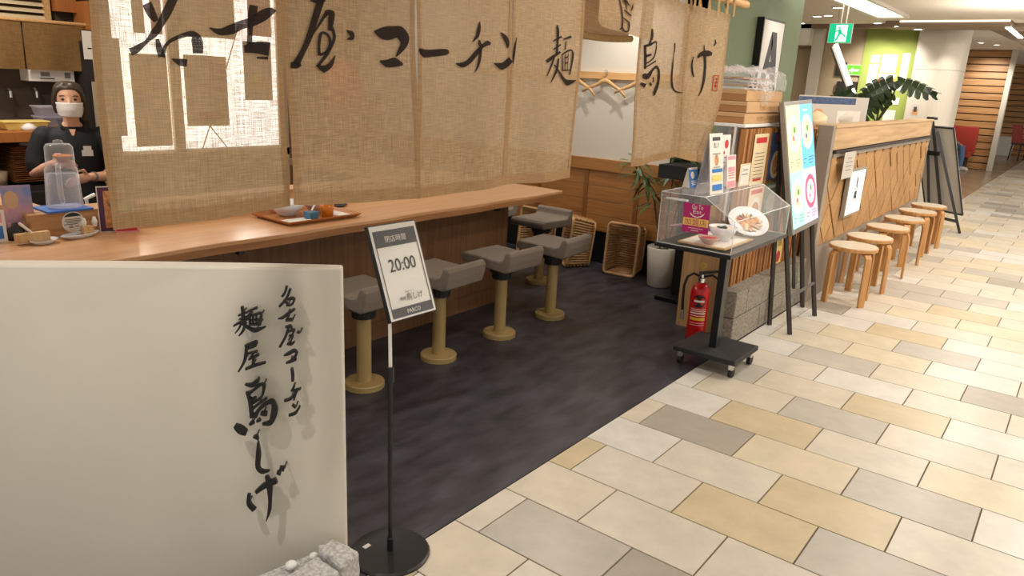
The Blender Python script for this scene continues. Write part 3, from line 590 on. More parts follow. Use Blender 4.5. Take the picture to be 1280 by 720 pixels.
def curtain_panel(y0, y1, zb0, zb1, zt, ph, amp, inkk, lean=(0, 0)):
    def f(a, b):
        zb = zb0 + (zb1 - zb0) * a - .004 * math.sin(a * PI)
        z = zt + (zb - zt) * b; y = y0 + (y1 - y0) * a + (lean[0] + (lean[1] - lean[0]) * a) * b + .004 * math.sin(b * 7 + ph)
        return (cloth_x(y, z, ph, amp), y, z)
    o = part('curtain_panel', G().grid(f, 26, 30), 'burlap', cu, smooth=True)
    off = .0016
    def fo(a, b, d=off): p = f(a, b); return (p[0] + d, p[1], p[2])
    hm = G().grid(lambda a, b: fo(a, .953 + .047 * b), 26, 2).grid(lambda a, b: fo(.035 * a, b * .953), 1, 30).grid(lambda a, b: fo(.965 + .035 * a, b * .953), 1, 30)
    q = part('hem', hm, 'burlap_hem', cu, smooth=True); q.parent = o
    for kk, rows in inkk:
        m = 'seal_red' if kk == 'seal' else 'brush_ink'
        def fi(p, e):
            return (cloth_x(p[0], p[1], ph, amp) + .0034 + e, p[0], p[1])
        q = part('seal_stamp' if kk == 'seal' else 'brush_lettering', ink(rows, fi), m, cu); q.parent = o
    for t in (.06, .3, .54, .78, .97):
        y = y0 + (y1 - y0) * t
        lp = G()
        pts = [(NX + .024 * math.cos(a), 0, 1.905 + .024 * math.sin(a)) for a in [PI * k / 8 for k in range(-0, 9)]]
        pts = [(NX + .024, 0, zt - .012)] + pts + [(NX - .012, 0, zt - .012)]
        for i in range(len(pts) - 1):
            (xa, _, za), (xb, _, zb) = pts[i], pts[i + 1]
            lp.quad((xa, y - .011, za), (xa, y + .011, za), (xb, y + .011, zb), (xb, y - .011, zb))
        q = part('belt_loop', lp, 'burlap_loop', cu); q.parent = o
    return o
curtain_panel(.642, 1.052, 1.172, 1.178, 1.845, .4, .020, ch('1', 5, 4), (0, .006))
curtain_panel(1.056, 1.466, 1.182, 1.158, 1.845, 2.1, .018, ch('2', 8, 2), (.006, .02))
curtain_panel(1.474, 1.884, 1.156, 1.164, 1.845, 4.0, .018, ch('3', 1, 4, 2), (.015, .012))
curtain_panel(1.886, 2.292, 1.163, 1.158, 1.845, 5.2, .022, ch('4', 1, 16), (.01, -.010))
curtain_panel(2.695, 3.126, 1.174, 1.196, 1.845, 1.3, .026, ch('6', 9, 1), (.012, .016))
curtain_panel(3.134, 3.556, 1.19, 1.13, 1.845, 3.3, .030, ch('7', 5) + ch('seal', 8), (.016, .075))
# the fourth-from-right panel is thrown back over the rod: front flap and the rolled end behind it
def flap(a, b):
    z = 1.93 + ((1.692 - .022 * a) - 1.93) * b; y = 2.322 + .412 * a
    x = NX + .036 + .012 * math.sin(a * 5) * b + .004
    if b < .12: x = NX + .030
    if b > .93 and a < .12: y += .03 * (.12 - a) / .12
    return (x, y, z)
fo = part('curtain_panel', G().grid(flap, 18, 14), 'burlap', cu, smooth=True, label='panel thrown over the rod, its end hanging short')
q = part('brush_lettering', ink(NOREN_INK['5'], lambda p, e: (NX + .040 + .0035 + .012 * math.sin((p[0] - 2.322) / .412 * 5) * (1.93 - p[1]) / .24 + e, p[0], p[1])), 'brush_ink', cu); q.parent = fo
roll = G().grid(lambda a, b: (NX - .02 + .02 * math.cos(b * PI), 2.298 + .385 * a, 1.93 - .255 * b - .008 * math.sin(a * PI) + .008 * a), 16, 8)
q = part('inner_layer', roll, 'burlap_hem', cu, smooth=True); q.parent = fo
q = part('rolled_hem', G().tube([(NX - .03, 2.298 + .385 * a / 8, 1.664 - .006 * math.sin(a / 8 * PI) + .009 * a / 8) for a in range(9)], .013, 10), 'burlap_loop', cu, smooth=True); q.parent = fo

# ---------------------------------------------------------------- counter
ZC = .77
top = [(-2.83, .45), (-2.83, 4.22), (-5.3, 4.22), (-5.3, 3.72), (-3.52, 3.72), (-3.52, 1.26), (-6.25, 1.26), (-6.25, .45)]
ct = thing('worktop', 'thick U-shaped natural wood counter top with stools along its front', 'counter', (-2.9, 2.4, ZC - .05))
def slab(poly, z0, z1, m, nm, wav=0):
    return part(nm, G().prism([(x, y, z0) for x, y in poly], (0, 0, z1 - z0)), m, ct, bevel=.004)
# waney front edge
random.seed(3)
edge = [(-2.83 + .008 * math.sin(k * .9) + random.uniform(-.003, .003), .45 + (4.22 - .45) * k / 40) for k in range(41)]
end = [(-2.83 - (2.47) * k / 20, 4.22 + .01 * math.sin(k * 1.1) - .02 * (k == 0)) for k in range(1, 21)]
outline = edge + end + top[3:]
slab(outline, ZC - .05, ZC, 'counter_wood', 'slab')
part('bark_edge', G().prism([(x + .002, y, ZC - .046) for x, y in edge] + [(x - .02, y, ZC - .046) for x, y in edge[::-1]], (0, 0, .030)), 'counter_edge', ct)
part('front_bracket', G().box(-2.90, -2.87, 1.75, 1.78, ZC - .075, ZC - .05).box(-2.90, -2.87, 3.55, 3.58, ZC - .075, ZC - .05).box(-2.90, -2.87, 1.2, 1.23, ZC - .075, ZC - .05), 'black_metal', ct)
cb = thing('counter', 'brown wood panelled counter base behind the bar stools', 'counter', (-3.1, 2.4, 0))
ys = [.7, 1.25, 1.8, 2.35, 2.9, 3.45, 3.93]
for a, b in zip(ys, ys[1:]): part('front_panel', G().box(-3.1, -3.08, a + .001, b - .001, .105, ZC - .05), 'counter_base', cb)
xs = [-3.1, -3.65, -4.2, -4.75, -5.25]
for a, b in zip(xs, xs[1:]): part('end_panel', G().box(b + .001, a - .001, 3.91, 3.93, .105, ZC - .05), 'counter_base', cb)
part('plinth', G().box(-3.1, -3.065, .7, 3.945, 0, .105), 'counter_base', cb)
part('plinth', G().box(-5.25, -3.1, 3.9, 3.945, 0, .105), 'counter_base', cb)
part('inner_board', G().box(-3.52, -3.48, .7, 3.8, -.2, ZC - .05).box(-6.2, -3.52, 1.2, 1.24, -.2, ZC - .05), 'counter_base', cb)
rs = thing('counter_riser', 'rough-sawn raised wooden shelf along the inner edge of the counter', 'shelf', (-3.4, 1.2, ZC))
part('long_block', G().box(-3.505, -3.36, 1.12, 3.7, ZC, ZC + .1), 'riser_wood', rs, bevel=.004)
part('return_block', G().box(-6.2, -3.506, 1.12, 1.24, ZC, ZC + .1), 'riser_wood', rs, bevel=.004)
fr = Fr((-3.359, 1.235, ZC + .012), (0, 1, 0), (0, 0, 1), .09, .085)
s_ = tag(mesh_obj('round_sticker', fr.disc(.5, .5, .5, .0012).add([], []), 'paper', tuple(fr.o)), 'round white sticker with black print on the raised shelf under the jug', 'sticker')
for g_, m_, n_ in ((fr.poly([(.5 + .47 * math.cos(a), .5 + .47 * math.sin(a)) for a in [PI * (.2 + .6 * k / 12) for k in range(13)]], .0018), 'ink', 'print'),
                   (fr.lines([(.17, .83, .62), (.12, .88, .54), (.2, .8, .46), (.1, .7, .38), (.3, .5, .22), (.3, .48, .29), (.55, .75, .25)], .0018, .035), 'ink', 'text_lines')):
    q = mesh_obj(n_, g_, m_, tuple(fr.o)); q.parent = s_; q.location = (0, 0, 0)

# ---------------------------------------------------------------- bar stools
def bar_stool(loc, rz, label, w=.155):
    o = thing('bar_stool', label, 'stool', loc, rz, 'bar stools at the counter')
    prof = [(-.185, .455), (.150, .440), (.172, .450), (.185, .50), (.190, .545), (.180, .565), (.158, .567), (.143, .552), (.130, .515), (.105, .505), (-.17, .512), (-.19, .50), (-.195, .475)]
    part('seat', G().prism([(x, -w, z) for x, z in prof], (0, 2 * w, 0)), 'seat_fabric', o, w=False, bevel=.012, seg=3)
    part('swivel', G().box(-.085, .085, -.075, .075, .425, .45).lathe([(.075, .40), (.075, .43)], n=16).lathe([(.058, .36), (.058, .41)], n=16), 'black_soft', o, w=False, bevel=.003, seg=1)
    part('post', G().lathe([(.036, .028), (.036, .375)], n=20), 'khaki_post', o, w=False, smooth=False)
    part('floor_flange', G().lathe([(.1, 0), (.1, .024), (.096, .029), (.0, .030)], n=28), 'khaki_post', o, w=False)
    return o
ST = ['grey bar stool nearest the camera, half hidden by the white sign wall', 'second grey bar stool, right behind the closing-time sign', 'third grey bar stool from the sign wall, standing clear of the sign', 'fourth grey bar stool, last along the counter front']
st0 = bar_stool((-2.61, 2.235, 0), 0, ST[0])
for k in range(1, 4):
    o = copy_tree(st0); o.location = (-2.61, 2.235 + .53 * k, 0); o['label'] = ST[k]; o.rotation_euler = (0, 0, (.04, -.03, .05)[k - 1])
o = copy_tree(st0); o.location = (-3.17, 4.46, 0); o.rotation_euler = (0, 0, PI / 2); o['label'] = 'grey bar stool at the end of the counter with its lip toward the back wall'
o = copy_tree(st0); o.location = (-3.70, 4.46, 0); o.rotation_euler = (0, 0, PI / 2); o['label'] = 'farthest grey bar stool, only its seat edge showing beyond the counter end'

# ---------------------------------------------------------------- baskets by the back wall
def basket(loc, rz, tilt, label, wd=.27, ht=.41, dp=.2):
    """open face toward local -Y, standing on its end"""
    o = thing('wicker_basket', label, 'basket', loc, rz, 'wicker luggage baskets')
    def rr(w, h, y, r=.03, n=4):
        pts = []
        for cx, cz, a0 in ((w / 2 - r, h - r, 0), (-w / 2 + r, h - r, PI / 2), (-w / 2 + r, r, PI), (w / 2 - r, r, 1.5 * PI)):
            pts += [(cx + r * math.cos(a0 + PI / 2 * k / n), y, cz + r * math.sin(a0 + PI / 2 * k / n)) for k in range(n + 1)]
        return pts
    T = Matrix.Rotation(tilt, 4, 'X')
    p = rr(wd, ht, 0); part('rim', G().tube(p + [p[0]], .012, 8, cap=False).xf(T), 'rattan_rim', o, w=False, smooth=True)
    p = rr(wd * .82, ht * .86, dp); p = [(x, y, z + ht * .07) for x, y, z in p]
    part('back_rim', G().tube(p + [p[0]], .009, 6, cap=False).xf(T), 'rattan_rim', o, w=False, smooth=True)
    g = G(); n = 17
    for k in range(n):
        z = .025 + (ht - .05) * k / (n - 1); c = .5 - abs(k / (n - 1) - .5)
        zb = ht * .07 + .02 + (ht * .86 - .04) * k / (n - 1); a, b = wd / 2 - .006, wd * .41
        pts = [(-a, .006, z), (-a + (a - b) * .8, dp * .8, z + (zb - z) * .8), (-b + .02, dp, zb), (b - .02, dp, zb), (a - (a - b) * .8, dp * .8, z + (zb - z) * .8), (a, .006, z)]
        g.tube(pts, .0085, 6, sq=(1, 1.15))
    for zz in (0, 1):
        for k in range(7):
            y = .02 + dp * .9 * k / 6; t = y / dp; z = (ht * .07 * t if not zz else ht - ht * .07 * t); a = wd / 2 - .015 - (wd * .09) * t
            g.tube([(-a, y, z), (a, y, z)], .012, 6)
    q = part('weave', g.xf(T), 'rattan', o, w=False, smooth=True); q['kind'] = 'stuff'
    return o
b0 = basket((-2.835, 5.10, .012), .10, -.10, 'wicker basket standing open toward the room beside the potted bamboo')
b1 = copy_tree(b0); b1.location = (-3.37, 5.08, .012); b1.rotation_euler = (0, 0, -.75); b1['label'] = 'wicker basket partly hidden behind the end bar stool, turned sideways'
b1 = copy_tree(b0); b1.location = (-3.75, 5.10, .012); b1.rotation_euler = (0, 0, -.05); b1['label'] = 'wicker basket farthest left under the counter end, behind the stool seat'
# coat hangers on the white wall
wr = thing('coat_rail', 'light wood hook rail on the white wall above the wainscot', 'rail', (-3.3, 5.37, 1.56))
part('board', G().box(-4.6, -2.62, 5.352, 5.38, 1.532, 1.588), 'rail_wood', wr, bevel=.002)
for x in (-3.53, -3.24, -2.93): part('hook', G().tube([(x, 5.352, 1.57), (x, 5.33, 1.57), (x, 5.33, 1.59)], .004, 6), 'grey_metal', wr)
def hanger(x, label):
    o = thing('coat_hanger', label, 'hanger', (x, 5.33, 1.575), 0, 'wooden coat hangers')
    part('hook', G().tube([(-.012, 0, .01)] + [(.014 * math.cos(a), 0, .012 + .014 * math.sin(a)) for a in [PI - PI * k / 8 for k in range(1, 9)]] + [(.012, 0, -.01), (0, 0, -.02), (0, 0, -.06)], .0025, 6), 'grey_metal', o, w=False)
    pts = [(-.205, -.012, -.145), (-.15, -.004, -.115), (-.07, 0, -.085), (-.03, 0, -.062), (0, 0, -.055), (.03, 0, -.062), (.07, 0, -.085), (.15, -.004, -.125), (.205, -.012, -.175)]
    part('arms', G().tube(pts, [.007, .010, .012, .014, .015, .014, .012, .010, .008], 8, sq=(.8, 1.3)), 'light_wood', o, w=False, smooth=True)
    return o
h0 = hanger(-3.24, 'wooden coat hanger showing in the gap under the folded curtain')
for x, lb in ((-3.53, 'wooden coat hanger with only its right tip past the left curtain edge'), (-2.93, 'wooden coat hanger mostly hidden by the right-hand curtain panel')):
    h = copy_tree(h0); h.location.x = x; h['label'] = lb

# ---------------------------------------------------------------- closing-time sign on its stand
ss = thing('sign_stand', 'slim black floor stand with closing time sign reading 20:00', 'sign', (-1.53, 1.413, 0))
part('base_plate', G().lathe([(.128, 0), (.128, .006), (.122, .012), (0, .014)], (-1.53, 1.413, 0), 40), 'black_metal', ss)
part('collar', G().lathe([(.011, .012), (.011, .055), (.008, .06)], (-1.53, 1.413, 0), 14), 'black_metal', ss)
part('lower_pole', G().tube([(-1.53, 1.413, .012), (-1.53, 1.413, .62)], .0075, 10), 'black_metal', ss)
part('clamp', G().lathe([(.011, .60), (.011, .65)], (-1.53, 1.413, 0), 12), 'black_metal', ss)
part('upper_pole', G().tube([(-1.53, 1.413, .62), (-1.535, 1.413, .86)], .0055, 10), 'white_paint', ss)
part('label_tag', G().box(-1.605, -1.59, 1.36, 1.385, .0125, .0145), 'white_paint', ss)
u_ = Vector((0.02, 1, 0)).normalized(); up_ = Vector((-.1, .013, .26)).normalized(); up_ = (up_ - u_ * up_.dot(u_)).normalized()
fr = Fr((-1.497, 1.382, .802), u_, up_, .187, .288)
p0 = part('display_frame', fr.slab(0, 0, 1, 1, -.012, 0), 'black_metal', ss)
flyer(Fr(fr.p(.02, .012, .0004), u_, up_, .187 * .96, .288 * .976), 'white_paint', 'notice_sheet', '', '', [
    ('r', .045, .77, .955, .945, 'charcoal'), ('t', '閉店時間', .27, .815, .72, .885, 'paper'), ('r', .045, .02, .955, .12, 'charcoal'),
    ('r', .045, .12, .062, .77, 'charcoal'), ('r', .938, .12, .955, .77, 'charcoal'),
    ('t', '20:00', .22, .50, .80, .635, 'ink'), ('t', 'PARCO', .37, .045, .66, .088, 'paper'), ('t', '名古屋コーチン', .42, .262, .6, .28, 'ink'), ('t', '麺屋', .27, .19, .4, .225, 'ink'), ('t', '鳥しげ', .42, .175, .78, .25, 'ink')], parent=p0)
part('clear_cover', fr.slab(.015, .01, .985, .99, .006, .0075), 'acrylic', ss)
# ---------------------------------------------------------------- things on the counter
Z2 = ZC + .1
jx, jy = -3.432, 1.285
def slabz(g, pts, z0, z1): return g.prism([(x, y, z0) for x, y in pts], (0, 0, z1 - z0))
solo('table_mat', G().box(-3.515, -3.35, 1.185, 1.365, Z2, Z2 + .008), 'blue_mat', 'bright blue square mat under the clear water jug', 'mat', (-3.46, 1.28, Z2))
jg = thing('water_jug', 'clear plastic water jug with lid on a blue mat', 'jug', (jx, jy, Z2 + .008))
jb = (jx, jy, Z2 + .008)
part('body', G().lathe([(.066, 0), (.070, .01), (.062, .165), (.054, .172)], jb, 28, cap=False).lathe([(.0, .004), (.066, .004)], jb, 28, cap=False), 'clear_plastic', jg, smooth=True)
part('water', G().lathe([(.063, .008), (.058, .145)], jb, 24), 'clear_plastic', jg, smooth=True)
part('lid', G().lathe([(.055, .17), (.053, .255), (.045, .268), (.0, .27)], jb, 28, cap=False), 'clear_plastic', jg, smooth=True)
part('lid_knob', G().lathe([(.02, .268), (.016, .283), (0, .286)], jb, 14), 'clear_plastic', jg, smooth=True)
part('handle', G().tube([(jx + .045, jy - .02, Z2 + .19), (jx + .08, jy - .04, Z2 + .20), (jx + .09, jy - .045, Z2 + .16), (jx + .085, jy - .043, Z2 + .08), (jx + .06, jy - .03, Z2 + .04)], .010, 8), 'clear_plastic', jg, smooth=True)
def saucer(x, y, a, b, rz, label):
    o = tag(mesh_obj('saucer', G().lathe([(.6, 0), (.7, .003), (1, .016), (1.0, .019), (.66, .007), (0, .006)], n=28), 'ceramic', smooth=True), label, 'dish', 'small white dishes on the counter')
    o.location = (x, y, ZC); o.rotation_euler = (0, 0, rz)
    for v in o.data.vertices: v.co.x *= a; v.co.y *= b
    return o
saucer(-3.255, 1.125, .04, .055, .3, 'small round white dish left of the sticker, holding a small box')
saucer(-3.285, 1.275, .035, .085, .25, 'long oval white dish right of the sticker')
bxg = thing('wooden_box', 'small wooden sugar box with a white spoon leaning in it', 'box', (-3.28, 1.10, ZC))
part('shell', G().box(-3.30, -3.27, 1.035, 1.155, ZC + .008, ZC + .045), 'light_wood', bxg)
part('spoon', G().tube([(-3.29, 1.10, ZC + .04), (-3.30, 1.06, ZC + .085)], .006, 6), 'white_gloss', bxg)
bxg = thing('toothpick_box', 'tiny wooden box with white paper tufts on the oval dish', 'box', (-3.285, 1.30, ZC + .008))
part('shell', G().box(-3.305, -3.27, 1.285, 1.325, ZC + .008, ZC + .045), 'light_wood', bxg)
part('tuft', G().lathe([(.008, 0), (.011, .012), (.007, .03), (0, .034)], (-3.30, 1.30, ZC + .045), 8).lathe([(.008, 0), (.012, .02), (.006, .04), (0, .042)], (-3.29, 1.338, ZC + .04), 8), 'mask_white', bxg)
solo('sauce_bottle', G().lathe([(.03, 0), (.036, .02), (.03, .045), (.012, .055), (.010, .07)], (-3.40, 1.075, ZC), 16), 'black_soft', 'squat black soy pot behind the small wooden box', 'pot', (-3.40, 1.075, ZC), smooth=True)
def menu_card(name, o, ux_, tilt, w, h, m, label, prints):
    ux_ = Vector(ux_).normalized(); n = ux_.cross(Vector((0, 0, 1))); up_ = (Vector((0, 0, 1)) - n * tilt).normalized()
    f = Fr(o, ux_, up_, w, h); r = thing(name, label, 'menu', tuple(f.o))
    q = part('card', f.slab(0, 0, 1, 1, 0, .003), m, r)
    for i, (a, mt) in enumerate(prints):
        part('picture', (f.disc(*a[1:4], .0034 + i * .0004, a[4]) if a[0] == 'e' else f.rect(*a, .0034 + i * .0004)), mt, r)
    b = f.n * -.07
    part('easel_back', G().quad(f.p(.2, 0, -.001) + b, f.p(.8, 0, -.001) + b, f.p(.8, .8, -.001), f.p(.2, .8, -.001)), m, r)
    return r
menu_card('menu_stand', (-3.44, 1.055, ZC), (.25, 1, 0), .18, .105, .215, 'print_skyphoto', 'standing menu card with a face and pink and blue photo on the counter', [(('e', .3, .72, .24, .17), 'print_face'), ((.08, .05, .9, .3), 'print_pink')])
menu_card('menu_stand', (-3.40, .93, ZC), (.25, 1, 0), .25, .11, .13, 'paper', 'white menu card lying back at the photo edge, left of the photo menu', [((.1, .1, .9, .5), 'print_blue'), ((.1, .6, .9, .9), 'print_pink')])
menu_card('menu_stand', (-3.335, 1.375, ZC), (.45, 1, 0), .04, .10, .20, 'paper', 'purple framed menu card half behind the first curtain panel', [((.04, .02, .96, .98), 'print_purple'), ((.25, .1, .9, .9), 'print_food')])
menu_card('menu_stand', (-3.29, 1.42, ZC), (.5, 1, 0), .08, .09, .14, 'print_pink', 'low red and green menu card under the first curtain panel', [((.05, .5, .95, .95), 'print_green'), ((.05, .05, .95, .45), 'print_red')])
# tray with bowls
ty = thing('serving_tray', 'wooden serving tray with dirty dishes near the counter edge', 'tray', (-3.07, 2.29, ZC))
def rot2(x, y, a, c): return (c[0] + x * math.cos(a) - y * math.sin(a), c[1] + x * math.sin(a) + y * math.cos(a))
ta, tc = -.02, (-3.09, 2.28)
q4 = [rot2(x, y, ta, tc) for x, y in ((-.14, -.2), (.14, -.2), (.14, .2), (-.14, .2))]
q5 = [rot2(x, y, ta, tc) for x, y in ((-.16, -.22), (.16, -.22), (.16, .22), (-.16, .22))]
part('tray_floor', slabz(G(), q4, ZC + .002, ZC + .008), 'tray_wood', ty)
g = G()
for i in range(4):
    j = (i + 1) % 4
    g.hexa([(*q4[i], ZC + .002), (*q4[j], ZC + .002), (*q4[j], ZC + .008), (*q4[i], ZC + .008)], [(*q5[i], ZC + .018), (*q5[j], ZC + .018), (*q5[j], ZC + .024), (*q5[i], ZC + .024)])
part('tray_rim', g, 'tray_wood', ty, bevel=.002)
def bowl(name, x, y, z, r, h, m, label, cat='bowl', group=None):
    return tag(mesh_obj(name, G().lathe([(r * .42, 0), (r * .46, h * .1), (r * .8, h * .5), (r, h), (r * .96, h), (r * .74, h * .5), (r * .4, h * .16), (0, h * .14)], c=(x, y, z), n=28), m, (x, y, z), smooth=True), label, cat, group)
zt = ZC + .008
bowl('noodle_bowl', -3.16, 2.21, zt, .095, .07, 'ceramic', 'large white noodle bowl at the back left of the tray', group='used bowls on the tray')
bowl('rice_bowl', -3.14, 2.37, zt, .06, .055, 'ceramic_pink', 'smaller pinkish bowl behind the blue cup on the tray', group='used bowls on the tray')
solo('napkin', G().grid(lambda a, b: (-3.0 + .09 * (a - .5), 2.15 + .12 * (b - .5), zt + .002 + .004 * math.sin(a * 9) * math.sin(b * 7) + .004), 8, 8), 'paper', 'crumpled white napkin at the front left of the tray', 'napkin', (-3.0, 2.15, zt))
solo('paper_sheet', G().box(-3.12, -2.99, 2.4, 2.475, zt, zt + .002), 'paper', 'small white paper slip at the right end of the tray', 'paper', (-3.05, 2.43, zt))
cp = thing('dip_cup', 'small square blue cup with white spoon at the tray front', 'cup', (-2.995, 2.235, zt))
part('cup', G().hexa([(-3.018, 2.21, zt), (-2.972, 2.21, zt), (-2.972, 2.256, zt), (-3.018, 2.256, zt)], [(-3.024, 2.204, zt + .042), (-2.966, 2.204, zt + .042), (-2.966, 2.262, zt + .042), (-3.024, 2.262, zt + .042)]), 'cup_blue', cp, bevel=.003)
part('spoon', G().tube([(-2.995, 2.235, zt + .043), (-3.03, 2.29, zt + .075)], .005, 6), 'white_gloss', cp)
tag(mesh_obj('tumbler', G().lathe([(.028, 0), (.037, .075), (.034, .075), (.026, .006), (0, .006)], (-3.0, 2.335, zt), 24), 'cup_orange', (-3.0, 2.335, zt), smooth=True), 'translucent orange tumbler standing on the tray', 'cup')
for x, y, lb in ((-3.29, 2.60, 'flat black dish on the counter just below the second curtain panel'), (-3.33, 3.15, 'flat black dish on the counter below the third curtain panel')):
    tag(mesh_obj('coaster', G().lathe([(.07, 0), (.08, .008), (0, .008)], (x, y, ZC), 24), 'black_soft', (x, y, ZC)), lb, 'dish')

# ---------------------------------------------------------------- kitchen behind the counter
KX = -6.3
def kb(x0, x1, y0, y1, z0, z1): return G().box(x0, x1, y0, y1, z0, z1)
o = thing('louver_blind', 'beige slatted louver panel high on the kitchen wall', 'louver', (KX, 1.9, 1.75))
part('frame', kb(KX + .01, KX + .05, 2.36, 2.40, 1.75, 2.3).add(kb(KX + .01, KX + .05, 1.2, 2.36, 1.73, 1.755).v, [(0, 2, 3, 1), (4, 5, 7, 6), (0, 1, 5, 4), (2, 6, 7, 3), (0, 4, 6, 2), (1, 3, 7, 5)]), 'rail_wood', o)
sl0 = None
for k in range(11):
    z = 1.775 + .045 * k
    if sl0 is None:
        sl0 = mesh_obj('slat', G().hexa([(0, -1.16, 0), (.035, -1.16, -.022), (.035, 0, -.022), (0, 0, 0)], [(0, -1.16, .006), (.035, -1.16, -.016), (.035, 0, -.016), (0, 0, .006)]), 'print_cream'); sl0.parent = o
        sl0.location = (.01, 2.36 - 1.9, z - 1.75)
    else: inst(sl0, o, (.01, 2.36 - 1.9, z - 1.75))
part('backing', kb(KX, KX + .01, 1.2, 2.36, 1.75, 2.3), 'plank_gap', o)
solo('wooden_post', kb(KX + .01, KX + .10, 2.42, 2.56, 1.82, 2.5), 'post_orange', 'short orange wood post beside the louver panel at the kitchen ceiling', 'post', (KX + .05, 2.49, 1.82))
solo('wooden_beam', kb(KX + .03, KX + .30, 2.56, 2.66, 1.70, 1.90), 'post_orange', 'dark orange wooden bracket right of the small kitchen curtain', 'bracket', (KX + .2, 2.6, 1.7))
# small inner curtain
nc = thing('kitchen_curtain', 'short brown burlap curtain hanging from a rod inside the kitchen', 'curtain', (KX + .2, 2.0, 1.73))
part('rod', G().tube([(KX + .22, 1.0, 1.735), (KX + .22, 2.62, 1.735)], .012, 10), 'rail_wood', nc)
for y0, y1 in ((1.3, 1.72), (1.73, 2.13), (2.14, 2.52)):
    part('curtain_panel', G().grid(lambda a, b: (KX + .22 + .012 * math.sin(a * 9 + y0 * 5) * b, y0 + (y1 - y0) * a, 1.745 - .345 * b), 16, 10), 'burlap_dark', nc, smooth=True)
o = thing('wall_dispenser', 'white box unit with small dark displays on the kitchen wall', 'appliance', (KX + .1, 2.33, 1.36))
part('case', kb(KX, KX + .16, 2.16, 2.47, 1.318, 1.40), 'white_paint', o, bevel=.006)
part('display', kb(KX + .16, KX + .163, 2.24, 2.30, 1.355, 1.385).add(kb(KX + .16, KX + .163, 2.40, 2.44, 1.345, 1.385).v, [(4, 5, 7, 6), (1, 3, 7, 5)]), 'ink_grey', o)
part('slot', kb(KX + .16, KX + .163, 2.235, 2.33, 1.337, 1.344), 'ink', o)
fr = Fr((KX + .32, 2.485, 1.49), (0, 1, 0), (0, 0, 1), .10, .20)
flyer(fr, 'paper', 'notice', 'white paper notice hanging left of the first curtain panel edge', 'notice', [('r', .3, .36, 1, .41, 'ink')])
solo('towel_rail', G().tube([(KX + .06, 2.5, 1.58), (KX + .06, 2.72, 1.58)], .006, 6), 'chrome', 'thin bright metal rail on the dark kitchen wall', 'rail', (KX + .06, 2.6, 1.58))
solo('dark_cabinet', kb(KX, KX + .25, 2.50, 2.9, .7, 1.62), 'kitchen_dark', 'tall dark cabinet behind the worker beside the curtain', 'cabinet', (KX + .1, 2.7, .7))
solo('wooden_pole', kb(KX + .28, KX + .31, 2.535, 2.565, .65, 1.33), 'beige_wall', 'thin pale pole leaning on the dark cabinet behind the worker', 'pole', (KX + .29, 2.55, .65))
for k, y in enumerate((2.05, 2.22)):
    solo('hanging_ladle', G().tube([(KX + .01, y, 1.26), (KX + .07, y, 1.26), (KX + .10, y, 1.24), (KX + .10, y, 1.20)], .012, 8), 'chrome', ('small chrome tap high on the kitchen wall at the photo edge', 'chrome wall tap left of the worker')[k], 'tap', (KX + .05, y, 1.3))
ks = thing('kitchen_shelf', 'orange wood kitchen shelf behind the worker', 'shelf', (KX + .3, 1.9, .93))
part('board', kb(KX, KX + .55, 1.0, 2.42, .925, .995), 'post_orange', ks, bevel=.004)
part('back_leg', kb(KX + .02, KX + .08, 1.1, 1.16, -.2, .925).box(KX + .02, KX + .08, 2.3, 2.36, -.2, .925), 'post_orange', ks)
part('lower_board', kb(KX, KX + .5, 1.0, 2.42, .58, .62), 'kitchen_dark', ks)
part('front_board', kb(KX + .5, KX + .55, 1.0, 2.42, -.2, .58), 'kitchen_dark', ks)
def tub(x, y, z, a, b, h, m, label, cat='tub', gp=None):
    g = G().hexa([(x - a * .85, y - b * .85, z), (x + a * .85, y - b * .85, z), (x + a * .85, y + b * .85, z), (x - a * .85, y + b * .85, z)], [(x - a, y - b, z + h), (x + a, y - b, z + h), (x + a, y + b, z + h), (x - a, y + b, z + h)])
    g.box(x - a - .008, x + a + .008, y - b - .008, y + b + .008, z + h, z + h + .012)
    return solo('food_tub', g, m, label, cat, (x, y, z), gp, bevel=.006)
tub(KX + .22, 2.26, .995, .09, .10, .07, 'frost', 'lower clear plastic tub stacked behind the worker', gp='clear tubs behind the worker')
tub(KX + .22, 2.25, 1.078, .085, .095, .06, 'frost', 'upper clear plastic tub stacked behind the worker', gp='clear tubs behind the worker')
tub(KX + .36, 2.02, .995, .07, .14, .05, 'print_yellow', 'long shallow yellow tub on the kitchen shelf')
tub(KX + .40, 2.34, .995, .06, .05, .06, 'print_blue', 'small bluish tub on the shelf by the worker shoulder')
solo('white_cloth', G().lathe([(.04, 0), (.05, .02), (.02, .045), (0, .05)], (KX + .45, 2.02, .995), 10), 'mask_white', 'crumpled white cloth on the shelf front', 'cloth', (KX + .45, 2.02, .995), smooth=True)
def tray_g(): return G().hexa([(-.13, -.11, 0), (.13, -.11, 0), (.13, .11, 0), (-.13, .11, 0)], [(-.145, -.125, .007), (.145, -.125, .007), (.145, .125, .007), (-.145, .125, .007)])
tr0 = None
for k in range(17):
    lb = 'thin wooden tray in the tall stack behind the worker' if k < 16 else 'top wooden tray of the tall stack, holding a white cloth'
    if tr0 is None:
        tr0 = tag(mesh_obj('stacked_tray', tray_g(), 'tray_stack'), lb, 'tray', 'wooden trays in the stack'); tr0.location = (KX + .36, 2.0, .645); continue
    o = tr0.copy(); C.objects.link(o); o.location = (KX + .36 + random.uniform(-.004, .004), 2.0 + random.uniform(-.004, .004), .645 + .0145 * k); o['label'] = lb
solo('white_towel', G().lathe([(.06, 0), (.065, .008), (.03, .02), (0, .022)], (KX + .36, 2.04, .888), 10), 'mask_white', 'folded white towel on top of the tray stack', 'towel', (KX + .36, 2.04, .888), smooth=True)
